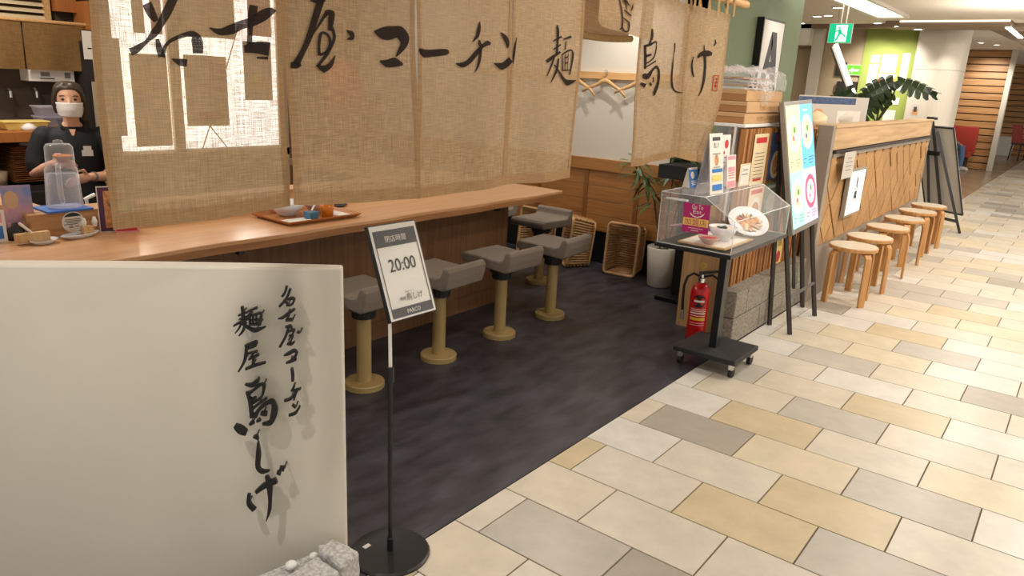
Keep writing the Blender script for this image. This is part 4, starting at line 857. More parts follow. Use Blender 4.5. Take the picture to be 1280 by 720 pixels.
solo('canister', G().lathe([(.05, 0), (.06, .1), (.055, .1)], (KX + .42, 1.80, .62), 16), 'beige_wall', 'pale canister left of the tray stack at the photo edge', 'canister', (KX + .42, 1.80, .62), smooth=True)
kc = thing('kitchen_cabinet', 'low wood kitchen cabinet right of the worker', 'cabinet', (-5.15, 2.5, -.2))
part('body', kb(-5.6, -4.9, 2.14, 2.9, -.2, .70), 'light_wood', kc)
part('worktop', kb(-5.62, -4.87, 2.12, 2.9, .70, .735), 'rail_wood', kc, bevel=.004)
part('door', kb(-4.9, -4.885, 2.16, 2.5, -.1, .66), 'rail_wood', kc)
o = thing('rice_cooker', 'white and grey rice cooker on the low wood cabinet', 'appliance', (-5.1, 2.35, .735))
part('body', G().lathe([(.10, 0), (.125, .03), (.13, .11), (.12, .15)], (-5.1, 2.36, .735), 24), 'white_paint', o, smooth=True)
part('lid', G().lathe([(.12, .15), (.10, .21), (.05, .235), (0, .237)], (-5.1, 2.36, .735), 24), 'grey_metal', o, smooth=True)
solo('tap_valve', G().tube([(-4.0, 1.6, .73), (-4.0, 1.6, .80), (-3.97, 1.58, .81), (-3.97, 1.63, .83)], .009, 8), 'white_gloss', 'small white tap behind the raised shelf right of the jug', 'tap', (-4.0, 1.6, .73))
solo('sink_unit', kb(-4.25, -3.75, 1.45, 1.75, -.2, .73), 'grey_metal', 'low steel unit with a tap behind the raised counter shelf', 'sink', (-4.0, 1.6, -.2))
# glowing panel added for the bright wall behind the cloth, posters hanging before it
wx = -4.75
w1 = struct('glow_panel', G().box(wx - .03, wx, 2.08, 3.3, .90, 2.4), 'white_paint')
part('pane', G().box(wx - .005, wx + .004, 2.12, 3.27, .95, 2.36), 'wall_glow', w1)
part('panel_upright', G().box(wx, wx + .03, 2.47, 2.54, .88, 2.4).box(wx, wx + .03, 2.05, 2.13, .75, 2.4).box(wx, wx + .03, 3.27, 3.34, .88, 2.4).box(wx, wx + .03, 2.54, 2.58, .84, .9), 'beige_wall', w1)
part('panel_base', G().box(wx - .02, wx + .03, 2.05, 3.34, .55, .93), 'beige_wall', w1)
def hp(y0, y1, z0, z1, m, label, prints, x=wx + .05):
    fr = Fr((x, y0, z0), (0, 1, 0), (0, 0, 1), y1 - y0, z1 - z0); return flyer(fr, m, 'hanging_poster', label, 'poster', prints, 'posters seen through the curtain')
hp(2.21, 2.44, .98, 1.54, 'print_cream', 'tall tan poster seen through the left of the first curtain panel', [('r', .1, .6, .6, .75, 'sign_yellow')])
hp(2.55, 2.85, 1.10, 1.55, 'print_cream', 'tan poster with pink corner seen through the middle of the first curtain panel', [('r', .5, .5, .95, .95, 'print_pink'), ('r', .3, .1, .8, .2, 'print_red')])
hp(2.98, 3.20, 1.27, 1.66, 'paper_grey', 'grey poster with yellow dish seen through the right of the first curtain panel', [('d', .5, .3, .3, 'sign_yellow'), ('r', .1, .75, .9, .95, 'print_navy')])
hp(2.0, 2.16, 1.05, 1.62, 'print_cream', 'narrow tan banner seen through the left hem of the first curtain panel', [])
hp(2.25, 2.32, 1.66, 2.34, 'print_cream', 'upper left tan strip seen through the first curtain panel', [])
hp(2.36, 2.43, 1.66, 2.34, 'print_pink', 'upper pinkish strip seen through the first curtain panel', [])
hp(2.47, 2.93, 1.665, 2.34, 'print_cream', 'wide upper tan poster seen through the first curtain panel', [])
hp(3.03, 3.21, 1.70, 2.34, 'print_pink', 'upper right pinkish poster seen through the first curtain panel', [])
solo('hanging_string', G().tube([(wx + .06, 2.6, .86), (wx + .06, 2.70, 1.10), (wx + .06, 2.86, 1.52), (wx + .06, 2.95, 1.75)], .004, 5).tube([(wx + .06, 2.70, 1.10), (wx + .06, 2.86, .9)], .004, 5), 'counter_edge', 'thin crossed cord hanging among the posters behind the curtain', 'cord', (wx + .06, 2.7, 1.2))
for y, m, lb in ((3.75, 'print_red', 'red rounded shape added for the reddish blur through the second curtain panel'),):
    solo('red_blur_shape', G().lathe([(.06, 0), (.12, .05), (.15, .15), (.15, .22), (.12, .32), (.06, .37)], (-4.6, y, 1.2), 18).tube([(-4.6, y, 1.56), (-4.6, y, 2.5)], .006, 6), m, lb, 'lantern', (-4.6, y, 1.2), smooth=True)  # unlit shape put in for a vague reddish blur behind the cloth
solo('back_shelf_unit', kb(-6.3, -5.9, 3.0, 5.3, -.2, 1.25), 'counter_base', 'long brown cupboard along the kitchen back wall behind the curtain', 'cupboard', (-6.1, 4, -.2))

# ---------------------------------------------------------------- people
def solid_body(name, gs, m, parent, voxel=.008, smooth=6, inflate=0):
    g = G()
    for q in gs: g.add(q.v, q.f)
    o = mesh_obj(name, g, m); o.parent = parent
    md = o.modifiers.new('remesh', 'REMESH'); md.mode = 'VOXEL'; md.voxel_size = voxel; md.use_smooth_shade = True
    md = o.modifiers.new('smooth', 'SMOOTH'); md.factor = .5; md.iterations = smooth
    return bake(o)
def capsule(pts, r, n=12):
    """tube with rounded ends"""
    p = [Vector(q) for q in pts]; a = (p[0] - p[1]).normalized(); b = (p[-1] - p[-2]).normalized()
    P_ = [p[0] + a * r[0] * .95, p[0] + a * r[0] * .7] + p + [p[-1] + b * r[-1] * .7, p[-1] + b * r[-1] * .95]
    return G().tube(P_, [r[0] * .3, r[0] * .72] + list(r) + [r[-1] * .72, r[-1] * .3], n)
def hand(w, d, side, up, s=1.0, curl=.6):
    """w wrist, d direction of the fingers, side thumb direction, up = back of hand"""
    w, d, side, up = Vector(w), Vector(d).normalized(), Vector(side).normalized(), Vector(up).normalized(); gs = []
    c = w + d * .045 * s
    gs.append(capsule([w, w + d * .03 * s, w + d * .075 * s], [.022 * s, .028 * s, .030 * s]))
    for k, (off, ln) in enumerate(((.024, .068), (.008, .076), (-.008, .07), (-.024, .055))):
        b = w + d * .08 * s + side * off * s; ln *= s
        d1 = (d - up * curl * .5).normalized(); d2 = (d - up * curl * 1.6).normalized(); d3 = (d * .3 - up * curl * 2).normalized()
        p1 = b + d1 * ln * .42; p2 = p1 + d2 * ln * .33; p3 = p2 + d3 * ln * .25
        gs.append(capsule([b - d * .012, b, p1, p2, p3], [.009 * s, .009 * s, .0085 * s, .0078 * s, .007 * s], 8))
    t0 = w + d * .02 * s + side * .022 * s; t1 = t0 + (side + d * .6).normalized() * .04 * s; t2 = t1 + (d - up * .5 * curl + side * .2).normalized() * .032 * s
    gs.append(capsule([t0, t1, t2], [.012 * s, .0105 * s, .0085 * s], 8))
    return gs
def head(c, fwd=.0, s=1.0):
    """head whose chin is at z=c.z ; facing +X"""
    x, y, z = c; S = s
    R = [(.028, 0, .0, .030, .026), (.030, 0, .012, .050, .040), (.022, 0, .035, .068, .054), (.012, 0, .065, .080, .064), (.004, 0, .10, .088, .070), (-.002, 0, .135, .092, .073), (-.008, 0, .165, .084, .068), (-.012, 0, .188, .062, .052), (-.014, 0, .2, .03, .026)]
    g = [G().loft([(x + a * S, y + b * S, z + h * S, rx * S, ry * S) for a, b, h, rx, ry in R], 20)]
    g.append(capsule([(x + .086 * S, y, z + .115 * S), (x + .098 * S, y, z + .085 * S), (x + .108 * S, y, z + .068 * S)], [.008 * S, .011 * S, .013 * S], 8))
    for sd in (-1, 1): g.append(capsule([(x, y + sd * .072 * S, z + .075 * S), (x - .006 * S, y + sd * .078 * S, z + .115 * S)], [.009 * S, .013 * S], 8))
    return g
def face_bits(p, c, s=1.0):
    x, y, z = c
    for sd in (-1, 1):
        q = mesh_obj('eye', G().lathe([(.001, -.007), (.008, -.003), (.008, .003), (.001, .007)], (x + .082 * s, y + sd * .031 * s, z + .104 * s), 10, sx=.6, sy=1.5), 'ink'); q.parent = p
        q = mesh_obj('eyebrow', G().tube([(x + .084 * s, y + sd * .015, z + .122 * s), (x + .082 * s, y + sd * .032, z + .126 * s), (x + .070 * s, y + sd * .048, z + .122 * s)], .0032, 6), 'hair'); q.parent = p
wk = thing('person', 'woman in black polo shirt and white face mask behind the counter', 'person', (-4.90, 1.925, -.2), math.atan2(-1.925, 4.90))
hc = (.02, 0, 1.358)
body = head(hc, s=.97)
body += [capsule([(0, 0, 1.28), (.012, 0, 1.33), (.022, 0, 1.40)], [.05, .043, .045]),
         G().loft([(0, 0, .72, .09, .14), (0, 0, .80, .105, .158), (0, 0, .88, .098, .145), (0, 0, .98, .085, .122), (.004, 0, 1.10, .095, .135), (.004, 0, 1.18, .094, .142), (0, 0, 1.25, .072, .135), (0, 0, 1.29, .052, .075), (.003, 0, 1.32, .045, .048)], 20)]
armR = [(0, -.150, 1.235), (.015, -.195, 1.13), (.045, -.215, 1.02), (.15, -.165, 1.06), (.235, -.115, 1.10)]
armL = [(0, .150, 1.235), (.01, .20, 1.12), (.035, .225, 1.0), (.14, .155, 1.01), (.235, .06, 1.02)]
for a in (armR, armL): body.append(capsule(a, [.050, .043, .036, .033, .024]))
for sd in (-1, 1): body.append(capsule([(0, sd * .08, .76), (.01, sd * .085, .42), (-.005, sd * .085, .10)], [.085, .056, .038]))
for sd in (-1, 1): body.append(capsule([(-.03, sd * .085, .035), (.06, sd * .09, .035), (.14, sd * .095, .03)], [.034, .038, .028]))
body += hand(armR[-1], (.6, .55, .1), (.2, -.2, 1), (.5, -.6, .5), 1.0, .7)
body += hand(armL[-1], (.55, -.75, -.1), (.4, .1, .9), (.5, .5, .6), 1.0, .6)
bo = solid_body('body', body, 'skin', wk, .006, 4)
sh = [G().loft([(0, 0, .70, .115, .168), (0, 0, .80, .118, .172), (0, 0, .90, .110, .156), (.002, 0, 1.0, .102, .142), (.006, 0, 1.10, .110, .152), (.006, 0, 1.19, .108, .158), (0, 0, 1.255, .086, .150), (0, 0, 1.285, .062, .090), (-.006, 0, 1.305, .052, .062)], 22)]
for a in (armR, armL): sh.append(capsule([a[0], a[1], tuple(Vector(a[1]).lerp(Vector(a[2]), .55))], [.066, .062, .062]))
sh = sh
solid_body('polo_shirt', sh, 'shirt_black', wk, .009, 5)
for sd in (-1, 1):
    q = mesh_obj('collar', G().hexa([(.052, sd * .012, 1.265), (.045, sd * .055, 1.29), (-.03, sd * .068, 1.325), (-.045, sd * .02, 1.33)][::sd], [(.066, sd * .014, 1.268), (.06, sd * .062, 1.292), (-.032, sd * .078, 1.335), (-.052, sd * .02, 1.345)][::sd]), 'shirt_black'); q.parent = wk
q = mesh_obj('neckline', G().add([(.0715, -.018, 1.285), (.0715, .018, 1.285), (.094, 0, 1.235)], [(0, 1, 2)]), 'skin'); q.parent = wk
q = mesh_obj('name_badge', G().box(.112, .117, .035, .095, 1.13, 1.165).box(.112, .116, .045, .088, 1.165, 1.19), 'paper_grey'); q.parent = wk; q['label'] = 'white name badge'
tr = [G().loft([(0, 0, .66, .11, .16), (0, 0, .74, .116, .17), (0, 0, .84, .11, .16)], 20)]
for sd in (-1, 1): tr.append(capsule([(0, sd * .085, .74), (.01, sd * .09, .42), (-.005, sd * .09, .08)], [.095, .07, .058]))
solid_body('trousers', tr, 'trousers', wk, .012, 4)
for sd in (-1, 1):
    q = mesh_obj('shoe', capsule([(-.035, sd * .085, .03), (.06, sd * .09, .032), (.15, sd * .096, .028)], [.040, .046, .034]), 'black_soft', smooth=True); q.parent = wk
# hair: cap, side locks to the jaw
hx, hy, hz = hc
hr = [G().loft([(hx - .045, 0, hz + .07, .040, .060), (hx - .032, 0, hz + .10, .066, .076), (hx - .016, 0, hz + .14, .088, .081), (hx - .012, 0, hz + .168, .090, .077), (hx - .014, 0, hz + .190, .070, .060), (hx - .016, 0, hz + .203, .035, .03)], 20)]
for sd in (-1, 1): hr.append(capsule([(hx + .052, sd * .022, hz + .182), (hx + .048, sd * .052, hz + .160), (hx + .030, sd * .072, hz + .12), (hx + .012, sd * .077, hz + .07), (hx + .004, sd * .072, hz + .025)], [.015, .018, .018, .018, .012], 8))
hr.append(capsule([(hx - .005, .078, hz + .08), (hx - .02, .080, hz + .03), (hx - .02, .072, hz - .03)], [.018, .020, .012], 8))
solid_body('hair', hr, 'hair', wk, .006, 4)
mk = G().grid(lambda a, b: (hx + .040 + (.082 - .02 * abs(b - .5)) * math.cos((a - .5) * 2.3) * (1 - .25 * b) + .008 * (1 - abs(a - .5) * 2), (.068 - .014 * b) * math.sin((a - .5) * 2.3) * 1.12, hz + .083 - .083 * b), 16, 10)
q = mesh_obj('face_mask', mk, 'mask_white', smooth=True, solid=.003); q.parent = wk
for sd in (-1, 1):
    for zz in (.075, .012):
        q = mesh_obj('ear_loop', G().tube([(hx + .05, sd * .062, hz + zz), (hx + .0, sd * .076, hz + .09)], .0016, 5), 'mask_white'); q.parent = wk
face_bits(wk, hc, .97)
q = mesh_obj('wristband', G().tube([tuple(Vector(armL[3]).lerp(Vector(armL[4]), .72)), tuple(Vector(armL[3]).lerp(Vector(armL[4]), .80))], .031, 12), 'ink_grey'); q.parent = wk
# thing in her right hand
hw = Vector(armR[-1]) + Vector((.6, .55, .1)).normalized() * .085
Mw = Matrix.Translation(wk.location) @ Matrix.Rotation(wk.rotation_euler.z, 4, 'Z')
p = Mw @ (hw + Vector((.012, -.005, .012)))
solo('lacquer_bowl', G().lathe([(.02, 0), (.03, .008), (.05, .03), (.052, .036), (.04, .034), (0, .018)], tuple(p), 18), 'cup_orange', 'small reddish brown bowl held in the woman\'s raised hand', 'bowl', tuple(p), smooth=True)
# ---------------------------------------------------------------- potted bamboo and the black pedestal
PX, PY = -2.46, 5.08
pb = thing('potted_bamboo', 'thin bamboo plant in a tapered white pot by the back wall', 'plant', (PX, PY, 0))
part('pot', G().lathe([(.078, 0), (.088, .01), (.115, .31), (.108, .315), (.104, .29), (0, .285)], (PX, PY, 0), 28), 'pot_white', pb, smooth=True)
part('soil', G().lathe([(.103, .27), (.06, .288), (0, .292)], (PX, PY, 0), 20), 'soil', pb)
random.seed(11)
stems = [[(PX + .02, PY, .28), (PX + .01, PY + .01, .6), (PX + .03, PY, .95), (PX + .06, PY - .01, 1.25)], [(PX - .02, PY + .01, .28), (PX - .12, PY, .7), (PX - .30, PY - .02, .97)], [(PX + .03, PY + .02, .28), (PX + .10, PY, .75), (PX + .16, PY - .02, 1.3)]]
for s_ in stems: part('stem', G().tube(s_, [.007, .006, .005, .003][:len(s_)], 7), 'stem', pb)
lf = G(); lfpts = [(0, 0), (.012, .25), (.012, .6), (0, 1.0)]
lf.add([(0, 0, 0), (.009, .03, .002), (.010, .07, .0), (0, .13, -.014), (-.010, .07, 0), (-.009, .03, .002), (0, .05, .005)], [(0, 1, 6), (1, 2, 6), (2, 3, 6), (3, 4, 6), (4, 5, 6), (5, 0, 6)])
lf0 = None
nodes_ = []
for s_ in stems:
    for t in (.45, .55, .62, .70, .76, .82, .88, .94, 1.0):
        k = t * (len(s_) - 1); i = min(int(k), len(s_) - 2); nodes_.append(Vector(s_[i]).lerp(Vector(s_[i + 1]), k - i))
for nd in nodes_:
    for _ in range(5):
        a = random.uniform(0, 2 * PI); tlt = random.uniform(-.9, .35); d = Vector((math.cos(a) * math.cos(tlt), math.sin(a) * math.cos(tlt), math.sin(tlt)))
        sc_ = random.uniform(.9, 1.7)
        if lf0 is None: lf0 = mesh_obj('leaf', lf, 'leaf'); o = lf0
        else: o = lf0.copy(); C.objects.link(o)
        o.parent = pb; o.location = Vector(nd) - Vector((PX, PY, 0)) + d * random.uniform(0, .05); o.rotation_euler = d.to_track_quat('Y', 'Z').to_euler(); o.scale = (sc_, sc_, sc_)
pd = thing('pedestal', 'black pedestal stand with a deep black top box by the bamboo', 'stand', (-2.16, 4.9, 0))
part('base', G().box(-2.31, -2.02, 4.72, 5.05, 0, .03), 'black_metal', pd, bevel=.004)
part('post', G().box(-2.24, -2.14, 4.84, 4.94, .03, .88), 'black_metal', pd)
part('top_box', G().box(-2.38, -2.03, 4.72, 5.0, .88, .975), 'black_soft', pd, bevel=.004)

# ---------------------------------------------------------------- low cabinet, block wall, slatted screen
lc = thing('low_cabinet', 'low light wood cabinet behind the fire extinguisher', 'cabinet', (-1.8, 4.8, 0))
part('end_panel', G().box(-1.93, -1.645, 4.30, 4.32, 0, .72), 'light_wood', lc)
part('body', G().box(-1.93, -1.645, 4.32, 5.4, 0, .72), 'light_wood', lc)
part('top', G().box(-1.95, -1.64, 4.28, 5.42, .72, .745), 'rail_wood', lc, bevel=.003)
bw = thing('block_partition', 'low rough stone block wall edging the shop beside the tiles', 'partition', (-1.56, 4.9, 0))
part('mortar_core', G().box(-1.618, -1.508, 4.19, 5.5, 0, .328), 'mortar', bw)
part('block_cap', G().box(-1.62, -1.50, 4.16, 5.52, .331, .336), 'block_stone', bw)
for row, js in ((0, (4.16, 4.61, 5.05, 5.5)), (1, (4.16, 4.35, 4.79, 5.22, 5.5))):
    for a, b in zip(js, js[1:]): part('block', G().box(-1.622, -1.5, a + .003, b - .003, .167 * row + .003, .167 * row + .164), 'block_stone', bw, bevel=.005, seg=1)
sc = thing('slatted_screen', 'upright brown wood slat screen standing on the block wall', 'screen', (-1.6, 4.9, .336))
part('backboard', G().box(-1.635, -1.622, 4.2, 5.5, .336, 1.285), 'groove_wood', sc)
k = 0; y = 4.2
while y < 5.47:
    part('batten', G().box(-1.622, -1.588 + .004 * (k % 2), y, y + .032, .336, 1.285), 'batten_wood', sc); y += .056; k += 1
ds = thing('shelf_rack', 'white-edged clear shelf carrying the stacked cardboard boxes', 'shelf', (-1.82, 4.6, .745))
part('shelf', G().box(-2.02, -1.60, 4.20, 5.02, 1.293, 1.312), 'white_gloss', ds, bevel=.003)
part('clear_panel', G().box(-2.02, -1.64, 4.80, 4.805, .80, 1.29), 'frost', ds)
part('post', G().box(-1.665, -1.65, 4.205, 4.225, .745, 1.293), 'white_paint', ds)
part('post', G().box(-2.02, -2.005, 5.0, 5.02, .0, 1.293), 'white_paint', ds)
part('inner_shelf', G().box(-2.0, -1.66, 4.75, 5.0, 1.17, 1.18), 'frost', ds)
for k in range(3):
    z = 1.312 + .064 * k; dx = (-.0, .006, -.004)[k]
    o = thing('cardboard_box', ('bottom', 'middle', 'top')[k] + ' flat cardboard box of the three stacked on the clear shelf', 'box', (-1.82, 4.5, z), 0, 'flat boxes stacked on the shelf')
    part('tray', G().box(-2.0 + dx, -1.625 + dx, 4.23, 4.82 + dx, z, z + .042), 'cardboard_dark', o, bevel=.002, seg=1)
    part('lid', G().box(-2.003 + dx, -1.62 + dx, 4.225, 4.825 + dx, z + .038, z + .062), 'cardboard', o, bevel=.002, seg=1)
    part('side', G().box(-1.625 + dx, -1.619 + dx, 4.226, 4.824 + dx, z + .001, z + .04), 'cardboard', o)
    if k < 2:
        f = Fr((-1.6185 + dx, 4.42, z + .014), (0, 1, 0), (0, 0, 1), .22, .026); part('lettering', f.text('名古屋コーチン', 0, 0, 1, 1, .0006), 'counter_edge', o)
zt_ = 1.312 + .064 * 2 + .062
pk = thing('packaging_pile', 'pile of flat brown takeout trays wrapped in clear plastic on the boxes', 'packaging', (-1.8, 4.5, zt_))
random.seed(5)
for k in range(4):
    z = zt_ + .003 + .019 * k; a = random.uniform(-.08, .08); c_ = (-1.82 + random.uniform(-.02, .01), 4.5 + random.uniform(-.03, .03))
    q4 = [rot2(x, y, a, c_) for x, y in ((-.15, -.25), (.15, -.25), (.15, .25), (-.15, .25))]
    part('folded_tray', slabz(G(), q4, z, z + .010), 'cardboard_dark' if k % 2 else 'paper_grey', pk)
def wrap(a, b):
    y = 4.19 + .66 * a; u = b * 2 - 1
    x = -1.82 + .205 * max(-1, min(1, u * 1.5)); h = .115 if abs(u) < .62 else .115 * (1 - (abs(u) - .62) / .38)
    ed = min(1, min(a, 1 - a) * 6)
    n = .010 * (math.sin(a * 23 + b * 7) + math.sin(a * 11 - b * 31) + 1.2 * abs(math.sin(a * 37 + b * 19)) - abs(math.sin(a * 29 - b * 43)))
    return (x + n * .4, y + n * .3, zt_ + .002 + max(0, h * ed ** .5 + n))
part('plastic_wrap', G().grid(wrap, 70, 48), 'plastic_film', pk)
def tail(a, b):
    n = .01 * math.sin(a * 17 + b * 5) + .006 * math.sin(a * 33 - b * 13)
    return (-1.606 + .02 * math.sin(b * 4) + n, 4.42 + (.26 - .16 * b) * (a - .5) + .06 * b, zt_ + .06 - .15 * b)
part('loose_film', G().grid(tail, 18, 12), 'plastic_film', pk)

# leaflets on the screen (facing the corridor) and 
X = -1.5815
def scr(name, y0, y1, z0, z1, m, label, prints, cat='flyer'):
    return flyer(Fr((X, y0, z0), (0, 1, 0), (0, 0, 1), y1 - y0, z1 - z0), m, name, label, cat, prints, 'flyers on the slatted screen')
L1_ = [(.16, .84, .62 - .07 * i) for i in range(8)]
scr('flyer', 4.33, 4.56, .95, 1.255, 'print_cream', 'tall cream flyer with red heading on the slatted screen', [('r', .12, .82, .88, .93, 'print_red'), ('l', L1_, .014, 'ink_grey'), ('r', .2, .08, .8, .12, 'print_red')])
scr('flyer', 4.62, 4.85, .96, 1.255, 'print_navy', 'blue flyer with noodle bowl photo right of the cream flyer', [('d', .55, .32, .38, 'print_cream'), ('d', .55, .32, .26, 'print_food'), ('r', .35, .82, .5, .95, 'print_red'), ('t', '麺', .55, .78, .85, .95, 'paper')])
scr('flyer', 4.16, 4.32, .96, 1.09, 'print_cream', 'small plain framed card left of the cream flyer', [('r', .08, .08, .92, .92, 'paper'), ('l', [(.25, .75, .7), (.2, .8, .5)], .04, 'ink_grey')])
scr('flyer', 4.65, 4.86, .72, .94, 'print_green', 'green flyer with pale dish below the blue flyer', [('d', .5, .4, .36, 'paper'), ('r', .1, .84, .9, .94, 'paper')])
scr('flyer', 4.36, 4.60, .66, .93, 'print_cream', 'cream flyer with noodle bowl seen through the clear case', [('d', .5, .42, .4, 'paper'), ('d', .5, .42, .28, 'print_food'), ('r', .1, .86, .9, .96, 'print_red')])
scr('flyer', 5.0, 5.14, .35, .56, 'print_yellow', 'narrow yellow card with red picture low on the screen under the table', [('t', '鳥', .25, .6, .8, .9, 'ink'), ('d', .5, .25, .3, 'print_red')])
def tent(name, o, ux_, w, h, tilt, m, label, prints, cat='flyer'):
    ux_ = Vector(ux_).normalized(); n = ux_.cross(Vector((0, 0, 1))); up_ = (Vector((0, 0, 1)) - n * tilt).normalized()
    f = Fr(o, ux_, up_, w, h); r = thing(name, label, cat, tuple(f.o), 0, 'tent cards standing on the clear case')
    flyer(f, m, 'card', '', '', prints, parent=r)
    b = f.n * (-tilt * h * 2)
    part('clear_stand', G().quad(f.p(-.02, -.01, -.002), f.p(1.02, -.01, -.002), f.p(1.02, 1, -.002), f.p(-.02, 1, -.002)).quad(f.p(-.02, 0, 0) + b, f.p(1.02, 0, 0) + b, f.p(1.02, 1, -.004), f.p(-.02, 1, -.004)), 'frost', r)
    return r
# ---------------------------------------------------------------- fire extinguisher
ex = thing('fire_extinguisher', 'red fire extinguisher standing on the dark floor by the block wall', 'extinguisher', (-1.70, 4.09, 0))
ec = (-1.70, 4.09, 0); en = Vector((.38, -.92, 0)).normalized()
part('cylinder', G().lathe([(.052, 0), (.057, .01), (.057, .31), (.05, .345), (.03, .37), (.02, .375)], ec, 28), 'red_paint', ex, smooth=True)
part('base_ring', G().lathe([(.055, 0), (.059, .004), (.059, .02), (.055, .022)], ec, 24), 'black_soft', ex)
part('valve', G().lathe([(.02, .372), (.02, .40), (.012, .405), (.012, .43)], ec, 14), 'chrome', ex)
s1 = Vector((.9, .38, 0)).normalized(); o_ = Vector(ec)
part('lever', G().hexa([o_ + s1 * -.02 + Vector((0, 0, .42)), o_ + s1 * .10 + Vector((0, 0, .45)), o_ + s1 * .10 + Vector((0, 0, .462)), o_ + s1 * -.02 + Vector((0, 0, .44))], [q + en * .02 for q in (o_ + s1 * -.02 + Vector((0, 0, .42)), o_ + s1 * .10 + Vector((0, 0, .45)), o_ + s1 * .10 + Vector((0, 0, .462)), o_ + s1 * -.02 + Vector((0, 0, .44)))]), 'black_metal', ex)
part('carry_handle', G().tube([o_ + s1 * .01 + Vector((0, 0, .41)), o_ + s1 * .06 + Vector((0, 0, .425)), o_ + s1 * .10 + Vector((0, 0, .40))], .008, 8), 'black_metal', ex)
part('safety_pin', G().tube([tuple(o_ + Vector((0, 0, .475)) + s1 * .016 * math.cos(a) + Vector((0, 0, .016 * math.sin(a)))) for a in [2 * PI * k / 12 for k in range(13)]], .004, 6, cap=False).tube([tuple(o_ + Vector((0, 0, .43))), tuple(o_ + Vector((0, 0, .46)))], .004, 6), 'yellow', ex)
part('hose', G().tube([tuple(o_ - s1 * a + Vector((0, 0, z))) for a, z in ((.015, .41), (.05, .425), (.085, .40), (.10, .34), (.098, .25), (.092, .18))], .008, 8), 'black_soft', ex, smooth=True)
part('nozzle', G().tube([tuple(o_ - s1 * .092 + Vector((0, 0, .19))), tuple(o_ - s1 * .090 + Vector((0, 0, .13)))], [.009, .013], 10), 'grey_metal', ex)
def curved(z0, z1, a0, a1, d=.0008, n=10):
    ba = math.atan2(en.y, en.x); return G().grid(lambda a, b: (ec[0] + (.057 + d) * math.cos(ba + a0 + (a1 - a0) * a), ec[1] + (.057 + d) * math.sin(ba + a0 + (a1 - a0) * a), z0 + (z1 - z0) * b), n, 1)
ba = math.atan2(en.y, en.x)
part('round_label', G().add([(ec[0] + .058 * math.cos(ba + .75 * math.cos(t)), ec[1] + .058 * math.sin(ba + .75 * math.cos(t)), .268 + .040 * math.sin(t)) for t in [2 * PI * k / 24 for k in range(24)]] + [(ec[0] + .0582 * math.cos(ba), ec[1] + .0582 * math.sin(ba), .268)], [(k, (k + 1) % 24, 24) for k in range(24)]), 'black_metal', ex)
part('label_text', curved(.262, .274, -.55, .55, .0016), 'paper', ex)
for z0, h_, m in ((.215, .004, 'paper'), (.203, .004, 'paper'), (.188, .008, 'paper'), (.174, .004, 'paper'), (.147, .018, 'yellow'), (.128, .005, 'print_pink'), (.115, .005, 'print_pink')): part('label_band', curved(z0, z0 + h_, -.85, .85), m, ex)

# ---------------------------------------------------------------- display cart
dc = thing('display_cart', 'black wheeled display table with slim post at the shop edge', 'table', (-1.48, 3.8, 0))
part('base_plate', G().box(-1.63, -1.27, 3.63, 3.98, .082, .11), 'black_soft', dc, bevel=.004)
part('post', G().box(-1.475, -1.435, 3.76, 3.82, .11, .70), 'black_metal', dc)
part('table_top', G().box(-1.70, -1.285, 3.41, 4.24, .70, .722), 'black_metal', dc, bevel=.003)
part('under_frame', G().box(-1.66, -1.33, 3.5, 4.15, .685, .70), 'black_soft', dc)
for x, y in ((-1.60, 3.67), (-1.30, 3.67), (-1.30, 3.94), (-1.60, 3.94)):
    c_ = part('caster', G().box(x - .012, x + .012, y - .01, y + .01, .045, .083).lathe([(.014, .07), (.014, .083)], (x, y, 0), 12), 'chrome', dc)
    q = part('wheel', G().tube([(x - .011, y + .01, .0265), (x + .011, y + .01, .0265)], .0265, 16), 'black_soft', dc); q.parent = c_
ca = thing('acrylic_case', 'clear acrylic food display case with sloped front on the cart', 'case', (-1.48, 3.82, .722))
x0, x1, xm, y0, y1, zb, zt2, zs = -1.69, -1.29, -1.455, 3.42, 4.22, .723, .985, .885
def pane(nm, pts, t=.004):
    n = (Vector(pts[1]) - Vector(pts[0])).cross(Vector(pts[2]) - Vector(pts[0])).normalized() * t; return part(nm, G().prism(pts, n), 'acrylic', ca)
endp = lambda y: [(x0, y, zb), (x1, y, zb), (x1, y, zs), (xm, y, zt2), (x0, y, zt2)]
pane('end_pane', endp(y0)); pane('end_pane', endp(y1 - .004)); pane('back_pane', [(x0, y0, zb), (x0, y0, zt2), (x0, y1, zt2), (x0, y1, zb)])
pane('top_pane', [(x0, y0, zt2), (xm, y0, zt2), (xm, y1, zt2), (x0, y1, zt2)]); pane('slope_pane', [(xm, y0, zt2), (x1, y0, zs), (x1, y1, zs), (xm, y1, zt2)]); pane('front_pane', [(x1, y0, zb), (x1, y1, zb), (x1, y1, zs), (x1, y0, zs)])
for y in (y0, y1):
    e = endp(y); q = G()
    for i in range(5): q.tube([e[i], e[(i + 1) % 5]], .0022, 4)
    part('edge', q, 'acrylic_edge', ca)
q = G()
for x, z in ((xm, zt2), (x1, zs), (x0, zt2)): q.tube([(x, y0, z), (x, y1, z)], .0022, 4)
part('edge', q, 'acrylic_edge', ca)
part('hand_grip', G().tube([(-1.655, 3.418, .955), (-1.655, 3.405, .958), (-1.545, 3.405, .958), (-1.545, 3.418, .955)], .006, 8), 'acrylic_edge', ca)
fr = Fr((-1.556, 3.412, .802), (1, .0, 0.01), (-.02, 0, 1), .140, .146)
